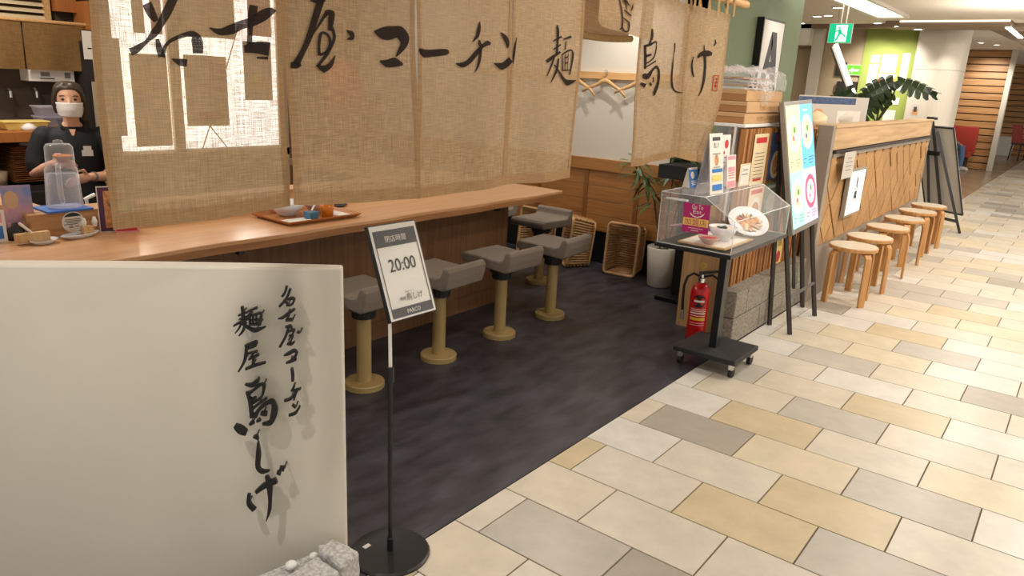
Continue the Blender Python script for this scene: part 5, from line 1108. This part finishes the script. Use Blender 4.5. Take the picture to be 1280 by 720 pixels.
flyer(fr, 'magenta', 'campaign_sign', 'magenta and yellow sign fixed on the near end of the clear case', 'sign', [('r', .02, .24, .98, .50, 'sign_yellow'), ('t', 'Go To', .32, .82, .74, .97, 'paper'), ('t', 'Eat', .38, .67, .70, .80, 'paper'), ('t', '加盟店', .08, .27, .92, .48, 'magenta'), ('p', [(.24, .70), (.30, .61), (.42, .545), (.55, .53), (.68, .56), (.78, .64), (.82, .72), (.74, .66), (.66, .60), (.55, .565), (.43, .58), (.33, .64)], 'paper'), ('l', [(.25, .8, .15), (.35, .65, .07)], .018, 'paper')])
# food samples inside the case
Zc = .723
o = thing('sample_tray', 'pale wood tray under the sample dishes inside the clear case', 'tray', (-1.45, 3.62, Zc))
q4 = [(-1.60, 3.47), (-1.34, 3.47), (-1.34, 3.86), (-1.60, 3.86)]
part('board', slabz(G(), q4, Zc + .004, Zc + .013), 'light_wood', o, bevel=.002)
part('paper_mat', G().box(-1.585, -1.355, 3.49, 3.845, Zc + .0132, Zc + .0142), 'paper', o)
part('feet', G().box(-1.58, -1.56, 3.5, 3.83, Zc, Zc + .004).box(-1.38, -1.36, 3.5, 3.83, Zc, Zc + .004), 'light_wood', o)
zz = Zc + .0145
nb = bowl('sample_bowl', -1.44, 3.66, zz, .075, .075, 'ceramic', 'deep white sample bowl in the middle of the case tray', group=None)
q = part('soup', G().lathe([(.070, .062), (0, .066)], (-1.44, 3.66, zz), 24), 'print_cream', nb); q2 = part('garnish', G().box(-1.47, -1.42, 3.65, 3.67, zz + .066, zz + .072).box(-1.45, -1.435, 3.63, 3.69, zz + .066, zz + .074), 'leaf_dark', nb)
nb = bowl('sample_bowl', -1.455, 3.525, zz, .054, .036, 'ceramic_pink', 'shallow pinkish sample bowl nearest the sign on the case')
part('filling', G().lathe([(.048, .028), (0, .034)], (-1.455, 3.525, zz), 20), 'print_red', nb)
fr = Fr((-1.50, 3.75, zz), (1, -.15, 0), (0, .25, 1), .09, .062)
flyer(fr, 'paper', 'price_card', 'small white card standing behind the deep sample bowl', 'card', [('l', [(.2, .7, .4)], .12, 'print_green')])
pl_n = Vector((.30, -.50, .80)).normalized(); pc = Vector((-1.40, 3.90, Zc + .085))
def plate_pt(r, a, d): 
    ux_ = Vector((.745, .667, 0)); uy_ = pl_n.cross(ux_); return tuple(pc + ux_ * r * math.cos(a) + uy_ * r * math.sin(a) + pl_n * d)
g = G(); n = 30; rings = [(.0, .0), (.07, .0), (.112, .014), (.11, .017), (.066, .004), (0, .004)]
vs = [plate_pt(max(r, .0005), 2 * PI * k / n, d) for r, d in rings for k in range(n)]
g.add(vs, [(i * n + k, i * n + (k + 1) % n, (i + 1) * n + (k + 1) % n, (i + 1) * n + k) for i in range(len(rings) - 1) for k in range(n)])
pt = thing('sample_plate', 'tilted white plate of sliced food leaning up in the clear case', 'plate', tuple(pc))
part('plate', g, 'ceramic', pt, smooth=True)
part('sauce', G().add([plate_pt(.06 + .012 * math.sin(3 * a), a, .006) for a in [2 * PI * k / 20 for k in range(20)]], [tuple(range(20))]), 'print_food', pt)
for k in range(6):
    a = -2.2 + .4 * k; part('slice', G().tube([plate_pt(.025 + .03 * abs(math.sin(k)), a, .009), plate_pt(.075, a + .25, .012)], .011, 8, sq=(1, .6)), ('print_cream', 'ceramic_pink')[k % 2], pt)
for k in range(5): part('garnish', G().tube([plate_pt(.03, 1.0 + .4 * k, .008), plate_pt(.06, 1.1 + .4 * k, .012)], .006, 6), ('leaf', 'yellow', 'cup_orange', 'leaf', 'print_red')[k], pt)
part('prop', G().tube([tuple(pc - pl_n * .002), (pc.x - .03, pc.y + .05, Zc)], .004, 6).tube([tuple(pc - Vector((0, 0, .09)) + pl_n * .02), (pc.x, pc.y - .02, Zc)], .004, 6), 'acrylic_edge', pt)
solo('blue_ladle', G().tube([(-1.66, 3.50, .80), (-1.60, 3.50, .815), (-1.55, 3.53, .818)], [.006, .007, .012], 8), 'print_skyphoto', 'small pale blue spoon at the left inside the clear case', 'spoon', (-1.62, 3.5, .80))
bt = thing('tent_sign', 'small white tent sign with blue panel standing on the clear case', 'sign', (-1.62, 3.60, .99))
f = Fr((-1.64, 3.635, .99), Vector((.1, 1, 0)), Vector((-.2, .02, 1)), .085, .105)
part('card', f.slab(0, 0, 1, 1, 0, .002), 'print_blue', bt)
part('side', G().quad(f.p(0, 0), f.p(0, .98), f.p(0, .98) + Vector((-.004, .0, 0)), f.p(0, 0) + Vector((-.045, .0, 0))), 'paper', bt)
part('top_edge', f.rect(0, .9, 1, 1, .0026), 'paper', bt); part('picture', f.disc(.4, .62, .22, .0026), 'paper', bt); part('text_lines', f.lines([(.2, .8, .3), (.2, .8, .2), (.25, .7, .12)], .0026, .04), 'paper', bt)

ZT = .9905
tent('tent_card', (-1.457, 3.475, ZT), (.06, 1, 0), .14, .30, .14, 'paper', 'tall white tent card with brown label and food picture', [('r', .2, .88, .8, .94, 'charcoal'), ('t', '鳥しげ', .3, .76, .7, .85, 'ink'), ('e', .5, .56, .16, .09, 'print_food'), ('r', .15, .36, .95, .42, 'print_blue'), ('r', .15, .22, .9, .32, 'print_yellow'), ('r', .15, .06, .9, .16, 'print_blue'), ('l', [(.2, .8, .66), (.25, .75, .44)], .012, 'ink_grey')])
tent('tent_card', (-1.565, 3.715, ZT), (.05, 1, 0), .215, .275, .06, 'paper', 'wide white tent card with a red apple behind the tall card', [('d', .78, .82, .11, 'print_red'), ('l', [(.15, .55, .92), (.15, .6, .86)], .015, 'print_skyphoto'), ('d', .12, .66, .035, 'print_red'), ('d', .30, .66, .035, 'print_red'), ('d', .48, .66, .035, 'print_red'), ('d', .66, .66, .035, 'print_red'), ('l', [(.1, .6, .5), (.1, .6, .4), (.1, .6, .3)], .02, 'ink_grey'), ('t', 'エ', .66, .46, .82, .58, 'ink'), ('t', '夕', .66, .30, .82, .43, 'ink')])
tent('tent_card', (-1.50, 3.79, ZT), (.05, 1, 0), .105, .175, .12, 'paper', 'small white and pink tent card in front of the apple card', [('r', .05, .86, .95, .97, 'print_pink'), ('r', .05, .02, .95, .22, 'print_pink'), ('r', .1, .5, .9, .64, 'print_pink'), ('l', [(.15, .85, .45), (.15, .85, .38), (.15, .85, .3)], .02, 'print_red')])
# ---------------------------------------------------------------- menu light box on an A-frame stand
ml = thing('menu_stand', 'lit four-colour menu board on a dark A-frame stand', 'sign', (-1.37, 4.9, 0))
f = Fr((-1.366, 4.615, .645), (0, 1, 0), Vector((-.163, -.03, .80)), .555, .815); f.ux = (f.ux - f.uy * f.ux.dot(f.uy)).normalized(); f.n = f.ux.cross(f.uy)
bx_ = part('case', f.slab(0, 0, 1, 1, -.03, 0), 'grey_metal', ml, bevel=.003)
fi = Fr(f.p(.035, .04, 0), f.ux, f.uy, .555 * .93, .815 * .93); fi.n = f.n
P4 = [((0, .46, .5, 1), 'lb_yellow'), ((.5, .46, 1, 1), 'lb_blue'), ((0, 0, .5, .46), 'lb_mint'), ((.5, 0, 1, .46), 'lb_pink')]
for (a, b, c, d), m in P4:
    q = part('menu_panel', fi.rect(a, b, c, d, .001), m, ml)
    cx, cy = (a + c) / 2, b + (.31 if b > .3 else .26)
    for i, (ra, mt, dx, dy) in enumerate(((.215, 'lb_plate' if m != 'lb_pink' else 'lb_red', 0, 0), (.15, 'lb_noodle' if m != 'lb_pink' else 'lb_plate', 0, 0), (0.04, 'lb_green', .015, .03), (0.03, 'lb_red' if m != 'lb_blue' else 'lb_dark', -.04, -.035), (.04, 'lb_plate', .04, -.025))):
        e = part('menu_picture', fi.disc(cx + dx, cy + dy, ra, .0016 + .0004 * i, ra * .68), mt, ml); e.parent = q
    e = part('text_lines', fi.lines([(a + .05, a + .17, b + .08), (a + .05, a + .12, b + .05), (a + .25, a + .44, b + .09), (a + .25, a + .44, b + .065), (a + .25, a + .4, b + .04), (a + .25, a + .3, b + .49)][:5], .002, .006), 'lb_dark', ml); e.parent = q
    if m == 'lb_blue':
        e = part('text_lines', fi.lines([(a + .12, a + .3, b + .485)], .002, .012), 'lb_plate', ml); e.parent = q
def bar(a, b, w=.016): return G().tube([a, b], w, 4)
part('leg', bar((-1.302, 4.66, 0), (-1.55, 4.61, 1.42)), 'dark_frame', ml); part('leg', bar((-1.307, 5.205, 0), (-1.55, 5.14, 1.42)), 'dark_frame', ml)
part('leg', bar((-1.47, 4.76, 0.0), (-1.555, 4.72, 1.2)), 'dark_frame', ml); part('leg', bar((-1.44, 5.36, 0), (-1.555, 5.12, 1.2)), 'dark_frame', ml)
part('crossbar', bar((-1.345, 4.655, .235), (-1.345, 5.19, .235), .014), 'dark_frame', ml); part('crossbar', bar((-1.40, 4.93, .235), (-1.45, 4.90, .66), .012), 'dark_frame', ml)
# ---------------------------------------------------------------- timber fence of the cafe
XF = -1.46
fc = thing('timber_fence', 'long wood fence with diamond pattern boards and pale top band', 'fence', (-1.53, 7.4, 0))
part('top_band', G().box(-1.585, XF, 5.56, 9.33, 1.118, 1.272), 'pale_wood_y', fc, bevel=.003)
part('cap', G().box(-1.60, XF + .006, 5.54, 9.34, 1.272, 1.292), 'pale_wood_y', fc, bevel=.003)
part('dark_rail', G().box(-1.5, XF + .018, 5.60, 9.33, 1.094, 1.112), 'dark_frame', fc)
part('grey_rail', G().box(-1.5, XF + .008, 5.58, 9.33, 1.066, 1.093), 'grey_paint', fc)
part('backing', G().box(-1.52, XF - .012, 5.56, 9.32, .42, 1.07), 'groove_wood', fc)
part('base_board', G().box(-1.54, XF - .01, 5.52, 9.33, 0, .425), 'grey_paint', fc)
part('end_post', G().box(-1.56, XF, 5.49, 5.56, 0, 1.29), 'grey_paint', fc, bevel=.002, seg=1)
part('end_post', G().box(-1.56, XF, 9.30, 9.34, 0, 1.28), 'grey_paint', fc)
for k in range(3): part('end_batten', G().box(-1.70 + .045 * k, -1.67 + .045 * k, 5.50, 5.53, .3, 1.26), 'batten_wood', fc)
def clip(poly, ax, val, keep_lo):
    out = []
    for i in range(len(poly)):
        p, q = poly[i], poly[(i + 1) % len(poly)]
        ip = (p[ax] <= val) if keep_lo else (p[ax] >= val); iq = (q[ax] <= val) if keep_lo else (q[ax] >= val)
        if ip: out.append(p)
        if ip != iq:
            t = (val - p[ax]) / (q[ax] - p[ax]); out.append(tuple(p[c] + (q[c] - p[c]) * t for c in (0, 1)))
    return out
random.seed(21)
dw, dh, Y0, Y1, ZB, ZT2 = .29, .30, 5.56, 9.30, .425, 1.066
for r in range(-1, 6):
    for c in range(-1, 18):
        cy = Y0 + dw * (c + (.5 if r % 2 else 0)); cz = ZB + dh / 2 * r
        gp = .007
        poly = [(cy - dw / 2 + gp, cz), (cy, cz - dh / 2 + gp * 1.3), (cy + dw / 2 - gp, cz), (cy, cz + dh / 2 - gp * 1.3)]
        for ax, v, k in ((0, Y0, False), (0, Y1, True), (1, ZB, False), (1, ZT2, True)):
            if len(poly) >= 3: poly = clip(poly, ax, v, k)
        if len(poly) < 3: continue
        ar = abs(sum(poly[i][0] * poly[(i + 1) % len(poly)][1] - poly[(i + 1) % len(poly)][0] * poly[i][1] for i in range(len(poly)))) / 2
        if ar < .0012: continue
        d = random.choice((.008, .010, .012, .014, .019))
        part('diamond_board', G().prism([(XF - .014, y, z) for y, z in poly], (d, 0, 0)), 'diamond_wood', fc)
la = thing('lit_sign', 'bright white light box sign with a thin letter A on the wood fence', 'sign', (XF + .012, 6.23, .77))
f = Fr((XF + .012, 6.0, .585), (0, 1, 0), (0, 0, 1), .475, .37)
part('case', f.slab(0, 0, 1, 1, 0, .03), 'grey_paint', la, bevel=.002); part('diffuser', f.rect(.05, .05, .95, .95, .0306), 'lightbox_white', la)
part('letter', f.poly([(.38, .22), (.42, .22), (.51, .80), (.47, .84)], .032).add(f.poly([(.58, .22), (.62, .22), (.53, .84), (.47, .84)], .032).v, [(0, 1, 2, 3)]).add(f.poly([(.41, .36), (.59, .36), (.56, .52), (.44, .52)], .0324).v, [(0, 1, 2, 3)]), 'charcoal', la)
flyer(Fr((XF + .045, 5.72, .905), (0, 1, 0), (.0, 0, 1), .30, .195), 'paper_grey', 'paper_notice', 'grey paper notice taped above the lit letter sign on the fence', 'notice', [('l', [(.3, .7, .75), (.2, .8, .6), (.2, .8, .45), (.25, .75, .3)], .03, 'ink_grey')])
# ---------------------------------------------------------------- six round wooden stools
def wood_stool(loc, rz, label):
    o = thing('wooden_stool', label, 'stool', loc, rz, 'round wooden stools along the fence')
    part('seat', G().lathe([(.160, .402), (.170, .405), (.172, .425), (.168, .430), (0, .430)], n=40), 'birch', o, w=False)
    part('seat_top', G().lathe([(.165, .4302), (.165, .4318), (0, .4318)], n=40), 'stool_top', o, w=False)
    for k in range(4):
        a = PI / 4 + PI / 2 * k; d = Vector((math.cos(a), math.sin(a), 0)); s_ = Vector((-d.y, d.x, 0)); pts = [(.06, .385), (.130, .385), (.152, .378), (.164, .36), (.167, .33), (.170, 0)]
        pi = [(.06, .402), (.132, .402), (.163, .394), (.181, .368), (.185, .33), (.188, 0)]
        g = G(); vs = []
        for (ra, za), (rb, zb_) in zip(pts, pi):
            for sg in (-1, 1): vs.append(d * ra + s_ * .026 * sg + Vector((0, 0, za)))
            for sg in (1, -1): vs.append(d * rb + s_ * .026 * sg + Vector((0, 0, zb_)))
        m = len(pts); g.add(vs, [(4 * i + q, 4 * i + (q + 1) % 4, 4 * i + 4 + (q + 1) % 4, 4 * i + 4 + q) for i in range(m - 1) for q in range(4)] + [(3, 2, 1, 0), tuple(range(4 * m - 4, 4 * m))])
        part('leg', g, 'birch', o, w=False, bevel=.002, seg=1)
    return o
ORD = ['first wooden stool of the row, nearest the menu board', 'second wooden stool of the row along the fence', 'third wooden stool of the row along the fence', 'fourth wooden stool of the row along the fence', 'fifth wooden stool, last but one before the easel', 'last wooden stool of the row, right before the black easel']
POS = [(-1.262, 5.79), (-1.265, 6.29), (-1.265, 6.92), (-1.26, 7.57), (-1.26, 8.2), (-1.256, 8.78)]
w0 = wood_stool((*POS[0], 0), .12, ORD[0])
for k in range(1, 6):
    o = copy_tree(w0); o.location = (*POS[k], 0); o.rotation_euler = (0, 0, .12 + .35 * k); o['label'] = ORD[k]
# ---------------------------------------------------------------- black easel with board
ea = thing('easel', 'black easel stand holding a large framed grey board seen from behind', 'easel', (-1.30, 10.2, 0), -.52)
# local: X along the board, Y away from the camera (the board faces away), Z up
def fb(g, a, b, w=.012): return g.tube([a, b], w, 4)
BL, BR, TL, TR = (-.27, .03, .20), (.24, .03, .20), (-.44, -.20, 1.19), (.07, -.20, 1.19)
part('board', G().hexa([BL, BR, (.24, .05, .2), (-.27, .05, .2)], [TL, TR, (.07, -.18, 1.19), (-.44, -.18, 1.19)]), 'paper_grey', ea, w=False)
for a_, b_ in ((BL, BR), (TL, TR), (BL, TL), (BR, TR)): part('board_frame', fb(G(), a_, b_), 'black_metal', ea, w=False)
part('mast', fb(G(), (-.19, -.26, 1.30), (0, -.01, .14), .024), 'black_metal', ea, w=False)
part('mast_head', G().box(-.235, -.145, -.29, -.22, 1.27, 1.30), 'black_metal', ea, w=False)
part('leg', fb(G(), (-.25, -.22, 1.14), (-.14, .0, 0), .02), 'black_metal', ea, w=False)
part('leg', fb(G(), (-.10, -.24, 1.14), (.34, -.09, 0), .02), 'black_metal', ea, w=False)
part('leg', fb(G(), (-.24, -.24, .98), (-.36, -.36, 0), .016), 'black_metal', ea, w=False)
part('crossbar', fb(G(), (-.13, -.02, .13), (.29, -.10, .13), .018), 'black_metal', ea, w=False)
part('bracket', G().box(-.27, -.20, -.24, -.20, .86, .94), 'grey_metal', ea, w=False); part('shelf_clip', G().box(-.20, -.04, -.26, -.20, .86, .91), 'black_metal', ea, w=False)
# ---------------------------------------------------------------- cafe side: counter, plant, signs
kc = thing('cafe_counter', 'plain wood counter behind the timber fence', 'counter', (-1.95, 7.4, 0))
part('body', G().box(-2.3, -1.72, 5.75, 9.1, 0, 1.16), 'light_wood', kc); part('top', G().box(-2.32, -1.70, 5.73, 9.12, 1.16, 1.185), 'rail_wood', kc)
mp = thing('monstera', 'monstera plant with large split leaves above the fence', 'plant', (-1.85, 8.3, 1.185))
part('pot', G().lathe([(.08, 0), (.10, .07), (.094, .07), (0, .065)], (-1.83, 8.28, 1.185), 20), 'pot_white', mp, smooth=True); part('soil', G().lathe([(.092, .062), (0, .07)], (-1.83, 8.28, 1.185), 16), 'soil', mp)
def mleaf(L, W, nl=6):
    g = G(); mid = [(0, L * (i / (nl * 2)), -.10 * L * (i / (nl * 2)) ** 2) for i in range(nl * 2 + 1)]
    for sg in (-1, 1):
        for i in range(nl):
            a, b = mid[2 * i], mid[2 * i + 2]; t = (i + .5) / nl; w = W * math.sin(PI * (t * .80 + .16)) ** .8
            t2 = Vector((sg * w, a[1] - L * .02 + L * .14 * t, -.2 * w)); t3 = Vector((sg * w * .94, b[1] - L * .065 + L * .16 * t, -.2 * w))
            m1 = Vector((sg * w * .55, a[1] + L * .0 if i else a[1] - L * .06, .008)); m2 = Vector((sg * w * .55, b[1] - L * .006, .008))
            vs = [a, m1, t2, (t2 + t3) / 2 + Vector((sg * w * .10, .01, -.01)), t3, m2, b]
            g.add(vs, [(0, 1, 5, 6), (1, 2, 3, 5), (3, 4, 5)] if sg > 0 else [(6, 5, 1, 0), (5, 3, 2, 1), (5, 4, 3)])
    return g
ML = [((-2.06, 8.2, 1.535), (-.72, -.1, -.62), .32, .13), ((-1.70, 8.2, 1.655), (-.80, -.15, -.50), .34, .13), ((-1.66, 8.2, 1.66), (.92, .1, -.30), .38, .11), ((-1.84, 8.15, 1.47), (-.55, -.2, -.72), .27, .13), ((-1.70, 8.25, 1.54), (-.70, -.1, -.60), .24, .10)]
for p, d, L_, W_ in ML:
    q = mesh_obj('leaf', mleaf(L_, W_), 'leaf_dark', solid=.003); q.parent = mp
    q.location = Vector(p) - Vector(mp.location); dv = Vector(d).normalized(); nv = Vector((.35, -.62, .62)); nv = (nv - dv * nv.dot(dv)).normalized(); xv = dv.cross(nv); q.rotation_euler = Matrix((xv, dv, nv)).transposed().to_euler()
    b0_ = Vector((-1.80, 8.27, 1.24)); mdp = b0_.lerp(Vector(p), .55) + Vector((.04, .0, .02))
    part('stalk', G().tube([tuple(b0_), tuple(mdp), p], [.009, .008, .006], 7), 'stem', mp)
f = Fr((-2.0, 6.35, 1.185), (.25, 1, 0), (0, 0, 1), 1.15, .30)
flyer(f, 'paper_grey', 'menu_sign', 'wide grey sign with round food picture behind the fence top', 'sign', [('r', .0, .78, .8, .97, 'print_navy'), ('e', .28, .45, .08, .2, 'print_food'), ('r', .55, .1, .9, .6, 'paper'), ('r', .02, .05, .98, .12, 'ink_grey')])
def blob(c, r, sd):
    random.seed(sd); ph = [random.uniform(0, 6) for _ in range(6)]
    def f_(a, b):
        t, p_ = a * 2 * PI, b * PI; k = 1 + .10 * math.sin(3 * t + ph[0]) * math.sin(p_) + .08 * math.sin(5 * p_ + ph[1] + 2 * t)
        return (c[0] + r[0] * k * math.cos(t) * math.sin(p_), c[1] + r[1] * k * math.sin(t) * math.sin(p_), c[2] + r[2] * (1 + k * math.cos(p_)) * .98)
    return G().grid(f_, 24, 12)
solo('white_bag', blob((-1.86, 7.15, 1.186), (.10, .16, .10), 3), 'plaster_white', 'crumpled white bag lying low on the cafe counter behind the fence', 'bag', (-1.86, 7.1, 1.186), smooth=True)
solo('cream_bag', blob((-1.88, 6.45, 1.186), (.10, .20, .09), 9), 'print_cream', 'cream coloured bag with brown stripe at the near end of the cafe counter', 'bag', (-1.88, 6.45, 1.186), smooth=True)
solo('white_carton', G().box(-1.95, -1.80, 7.38, 7.62, 1.186, 1.34), 'paper', 'plain white carton beside the crumpled bag under the monstera', 'box', (-1.9, 7.5, 1.186), bevel=.004)
# poster A on the green wall
pa = thing('framed_poster', 'black framed poster with a bold grey letter A on the green wall', 'poster', (-2.5, 6.75, 1.8))
f = Fr((-2.498, 6.52, 1.45), (0, 1, 0), (0, 0, 1), .53, .66)
part('frame', f.slab(0, 0, 1, 1, 0, .06), 'black_metal', pa); part('sheet', f.rect(.035, .03, .965, .97, .0606), 'white_paint', pa)
part('letter', f.poly([(.08, .06), (.34, .06), (.53, .68), (.42, .84)], .061).add(f.poly([(.62, .06), (.92, .06), (.66, .84), (.42, .84)], .061).v, [(0, 1, 2, 3)]).add(f.poly([(.22, .30), (.80, .30), (.73, .46), (.34, .46)], .0614).v, [(0, 1, 2, 3)]), 'charcoal', pa)
# exit signs
es = thing('exit_sign', 'green and white running man exit sign hanging from the ceiling', 'sign', (-2.49, 9.0, 2.05))
f = Fr((-2.612, 9.0, 2.058), (1, .08, 0), (0, 0, 1), .235, .20)
part('case', f.slab(-.02, -.02, 1.02, 1.02, -.03, 0), 'white_paint', es); part('green_field', f.rect(0, 0, 1, 1, .001), 'exit_green', es)
part('white_door', f.rect(.30, .06, .80, .93, .002), 'exit_white', es)
part('running_man', f.disc(.45, .78, .055, .003).add(f.poly([(.40, .70), (.52, .72), (.60, .52), (.52, .42), (.42, .50)], .003).v, [(0, 1, 2, 3, 4)]).add(f.poly([(.52, .48), (.60, .52), (.78, .36), (.76, .26), (.62, .40)], .003).v, [(0, 1, 2, 3, 4)]).add(f.poly([(.44, .52), (.52, .46), (.40, .10), (.30, .10)], .003).v, [(0, 1, 2, 3)]).add(f.poly([(.42, .70), (.40, .60), (.26, .52), (.24, .60)], .003).v, [(0, 1, 2, 3)]), 'exit_green', es)
part('hanger_rod', G().tube([(-2.50, 9.0, 2.26), (-2.50, 9.0, 2.5)], .008, 6).tube([(-2.45, 9.02, 2.26), (-2.45, 9.02, 2.5)], .008, 6), 'white_paint', es)
es2 = thing('exit_sign', 'small lime green exit sign on the far cafe wall', 'sign', (-3.03, 12.0, 1.84))
f = Fr((-3.2, 12.21, 1.80), (1, 0, 0), (0, 0, 1), .22, .14)
part('case', f.slab(-.05, -.05, 1.05, 1.05, -.04, 0), 'white_paint', es2); part('green_field', f.rect(0, 0, 1, 1, .001), 'exit_lime', es2); part('arrow', f.poly([(.15, .45), (.4, .2), (.4, .38), (.8, .38), (.8, .55), (.4, .55), (.4, .72)], .002), 'exit_white', es2)
solo('wall_screen', G().box(-3.36, -3.22, 12.2, 12.25, 1.78, 1.98), 'kitchen_dark', 'small dark panel left of the lime exit sign', 'panel', (-3.26, 11.95, 1.8))
solo('dark_gap_box', G().box(-3.30, -3.02, 12.16, 12.25, 1.42, 1.7), 'kitchen_dark', 'dark box for the dark gap below the lime exit sign', 'monitor', (-3.1, 11.95, 1.45), bevel=.005)  # dark box put in where there is only a dark gap
tb = thing('tube_lamp', 'bright slanting white tube light hanging behind the exit sign', 'lamp', (-2.62, 10, 1.9))
part('tube', G().tube([(-2.80, 10.0, 2.10), (-2.545, 10.0, 1.62)], .028, 12), 'emit_soft', tb); part('end_cap', G().tube([(-2.545, 10.0, 1.62), (-2.52, 10.0, 1.575)], .032, 12), 'black_metal', tb)
part('end_piece', G().tube([(-2.52, 10.0, 1.575), (-2.49, 10, 1.52)], .028, 12), 'emit_soft', tb); part('back_channel', G().tube([(-2.84, 10.02, 2.07), (-2.585, 10.02, 1.59)], .03, 4), 'grey_metal', tb)
part('cable', G().tube([(-2.80, 10.0, 2.10), (-2.82, 10, 2.5)], .004, 5), 'grey_paint', tb)
# papers on the lime wall
def lp(x0, x1, z0, z1, lb, pr=()): flyer(Fr((x0, 12.196, z0), (1, 0, 0), (0, 0, 1), x1 - x0, z1 - z0), 'paper', 'wall_poster', lb, 'poster', pr, 'papers on the lime green wall')
lp(-2.88, -2.76, 1.98, 2.09, 'small white paper top left on the lime wall'); lp(-2.89, -2.76, 1.62, 1.96, 'tall white paper on the left of the lime wall', [('l', [(.1, .9, .9 - .08 * i) for i in range(10)], .02, 'ink_grey')])
lp(-2.73, -2.52, 1.85, 2.10, 'bright white poster upper centre on the lime wall', [('r', .05, .88, .95, .97, 'print_cream')]); lp(-2.74, -2.50, 1.58, 1.83, 'bright white poster lower centre on the lime wall', [('r', .0, .2, .15, .7, 'print_red'), ('r', .84, .1, 1, .8, 'print_food')])
lp(-2.46, -2.36, 1.60, 2.12, 'tall bright white poster on the right of the lime wall'); lp(-2.86, -2.78, 1.42, 1.52, 'low white paper with dark print on the lime wall', [('r', .1, .5, .9, .9, 'ink_grey')]); lp(-2.52, -2.40, 1.40, 1.50, 'low pale paper right of centre on the lime wall')
lp(-2.58, -2.42, 1.16, 1.32, 'lowest pale paper on the lime wall behind the leaves')
# ---------------------------------------------------------------- far seat and visitor
rb = thing('red_bench', 'red upholstered bench before the plank wall', 'bench', (-2.3, 19.5, 0))
part('backrest', G().box(-2.75, -2.16, 19.86, 19.96, .35, .95), 'red_seat', rb, bevel=.02); part('seat', G().box(-3.5, -2.2, 19.4, 19.86, .28, .42), 'red_seat', rb, bevel=.02); part('plinth', G().box(-3.48, -2.25, 19.45, 19.85, 0, .28), 'plank_gap', rb)
sp = thing('person', 'seated visitor in blue jeans and white shoes, mostly hidden by the easel board', 'person', (-2.78, 19.45, 0), -.55)
# local: +X forward; hips on the seat at z .42
hc2 = (.02, 0, 1.06)
bd = head(hc2) + [capsule([(-.02, 0, .95), (0, 0, 1.02), (.01, 0, 1.1)], [.055, .05, .05])]
aR = [(-.02, -.17, .90), (.02, -.21, .72), (.16, -.20, .60), (.34, -.12, .56)]; aL = [(x, -y, z) for x, y, z in aR]
for a in (aR, aL): bd.append(capsule(a, [.045, .04, .034, .026]))
bd += hand(aR[-1], (1, .2, -.2), (0, .8, .4), (0, 0, 1), 1, .4) + hand(aL[-1], (1, -.2, -.2), (0, -.8, .4), (0, 0, 1), 1, .4)
bd += [G().loft([(-.03, 0, .43, .12, .165), (-.03, 0, .55, .11, .15), (-.03, 0, .72, .105, .15), (-.02, 0, .86, .09, .165), (-.02, 0, .95, .05, .07)], 18)]
for sd in (-1, 1): bd.append(capsule([(0, sd * .1, .50), (.42, sd * .12, .50), (.45, sd * .12, .1)], [.075, .055, .04]))
solid_body('body', bd, 'skin', sp, .010, 4)
solid_body('jacket', [G().loft([(-.03, 0, .46, .14, .185), (-.03, 0, .56, .13, .17), (-.03, 0, .72, .125, .17), (-.02, 0, .87, .105, .185), (-.02, 0, .94, .065, .09)], 18)] + [capsule(a[:3] + [tuple(Vector(a[2]).lerp(Vector(a[3]), .7))], [.062, .056, .05, .042]) for a in (aR, aL)], 'shirt_grey', sp, .014, 4)
solid_body('jeans', [G().loft([(-.03, 0, .425, .14, .18), (-.03, 0, .52, .14, .18)], 18)] + [capsule([(-.02, sd * .1, .50), (.20, sd * .11, .50), (.43, sd * .12, .49), (.455, sd * .12, .30), (.46, sd * .12, .12)], [.10, .09, .075, .065, .06]) for sd in (-1, 1)], 'denim', sp, .014, 4)
for sd in (-1, 1): q = mesh_obj('shoe', capsule([(.44, sd * .12, .045), (.55, sd * .125, .042), (.64, sd * .13, .035)], [.045, .048, .035]), 'shoe_white', smooth=True); q.parent = sp
solid_body('hair', [G().loft([(hc2[0] - .03, 0, hc2[2] + .02, .06, .078), (hc2[0] - .026, 0, hc2[2] + .09, .08, .083), (hc2[0] - .014, 0, hc2[2] + .15, .094, .082), (hc2[0] - .016, 0, hc2[2] + .2, .05, .05)], 16)], 'hair', sp, .010, 3)
face_bits(sp, hc2); q = mesh_obj('mouth', G().box(.112 - .002, .116 - .01, -.02, .02, hc2[2] + .035, hc2[2] + .04), 'print_pink'); q.parent = sp
solo('white_planter', G().hexa([(-2.35, 26.3, 0), (-1.95, 26.3, 0), (-1.95, 26.6, 0), (-2.35, 26.6, 0)], [(-2.4, 26.25, .55), (-1.9, 26.25, .55), (-1.9, 26.65, .55), (-2.4, 26.65, .55)]), 'white_paint', 'white planter box at the far right end of the corridor', 'planter', (-2.15, 26.4, 0), bevel=.01)
ch = thing('dark_chair', 'dark red chair at the right photo edge far down the corridor', 'chair', (-1.55, 24.5, 0), 2.2)
part('seat', G().box(-.22, .22, -.22, .22, .42, .47), 'kitchen_dark', ch, w=False, bevel=.01); part('backrest', G().hexa([(-.22, .18, .47), (.22, .18, .47), (.22, .22, .47), (-.22, .22, .47)], [(-.2, .26, .95), (.2, .26, .95), (.2, .29, .95), (-.2, .29, .95)]), 'red_seat', ch, w=False, bevel=.01)
for sx in (-1, 1):
    for sy in (-1, 1): part('leg', G().tube([(sx * .19, sy * .19, .42), (sx * .21, sy * .21, 0)], .018, 6), 'kitchen_dark', ch, w=False)
fr = Fr((-1.70, 26.96, 1.35), (1, 0, 0), (0, 0, 1), .3, .3)
flyer(fr, 'charcoal', 'wall_plaque', 'small grey plaque on the far plank wall', 'sign', [('r', .2, .3, .8, .7, 'paper_grey')])
TXT.clear()
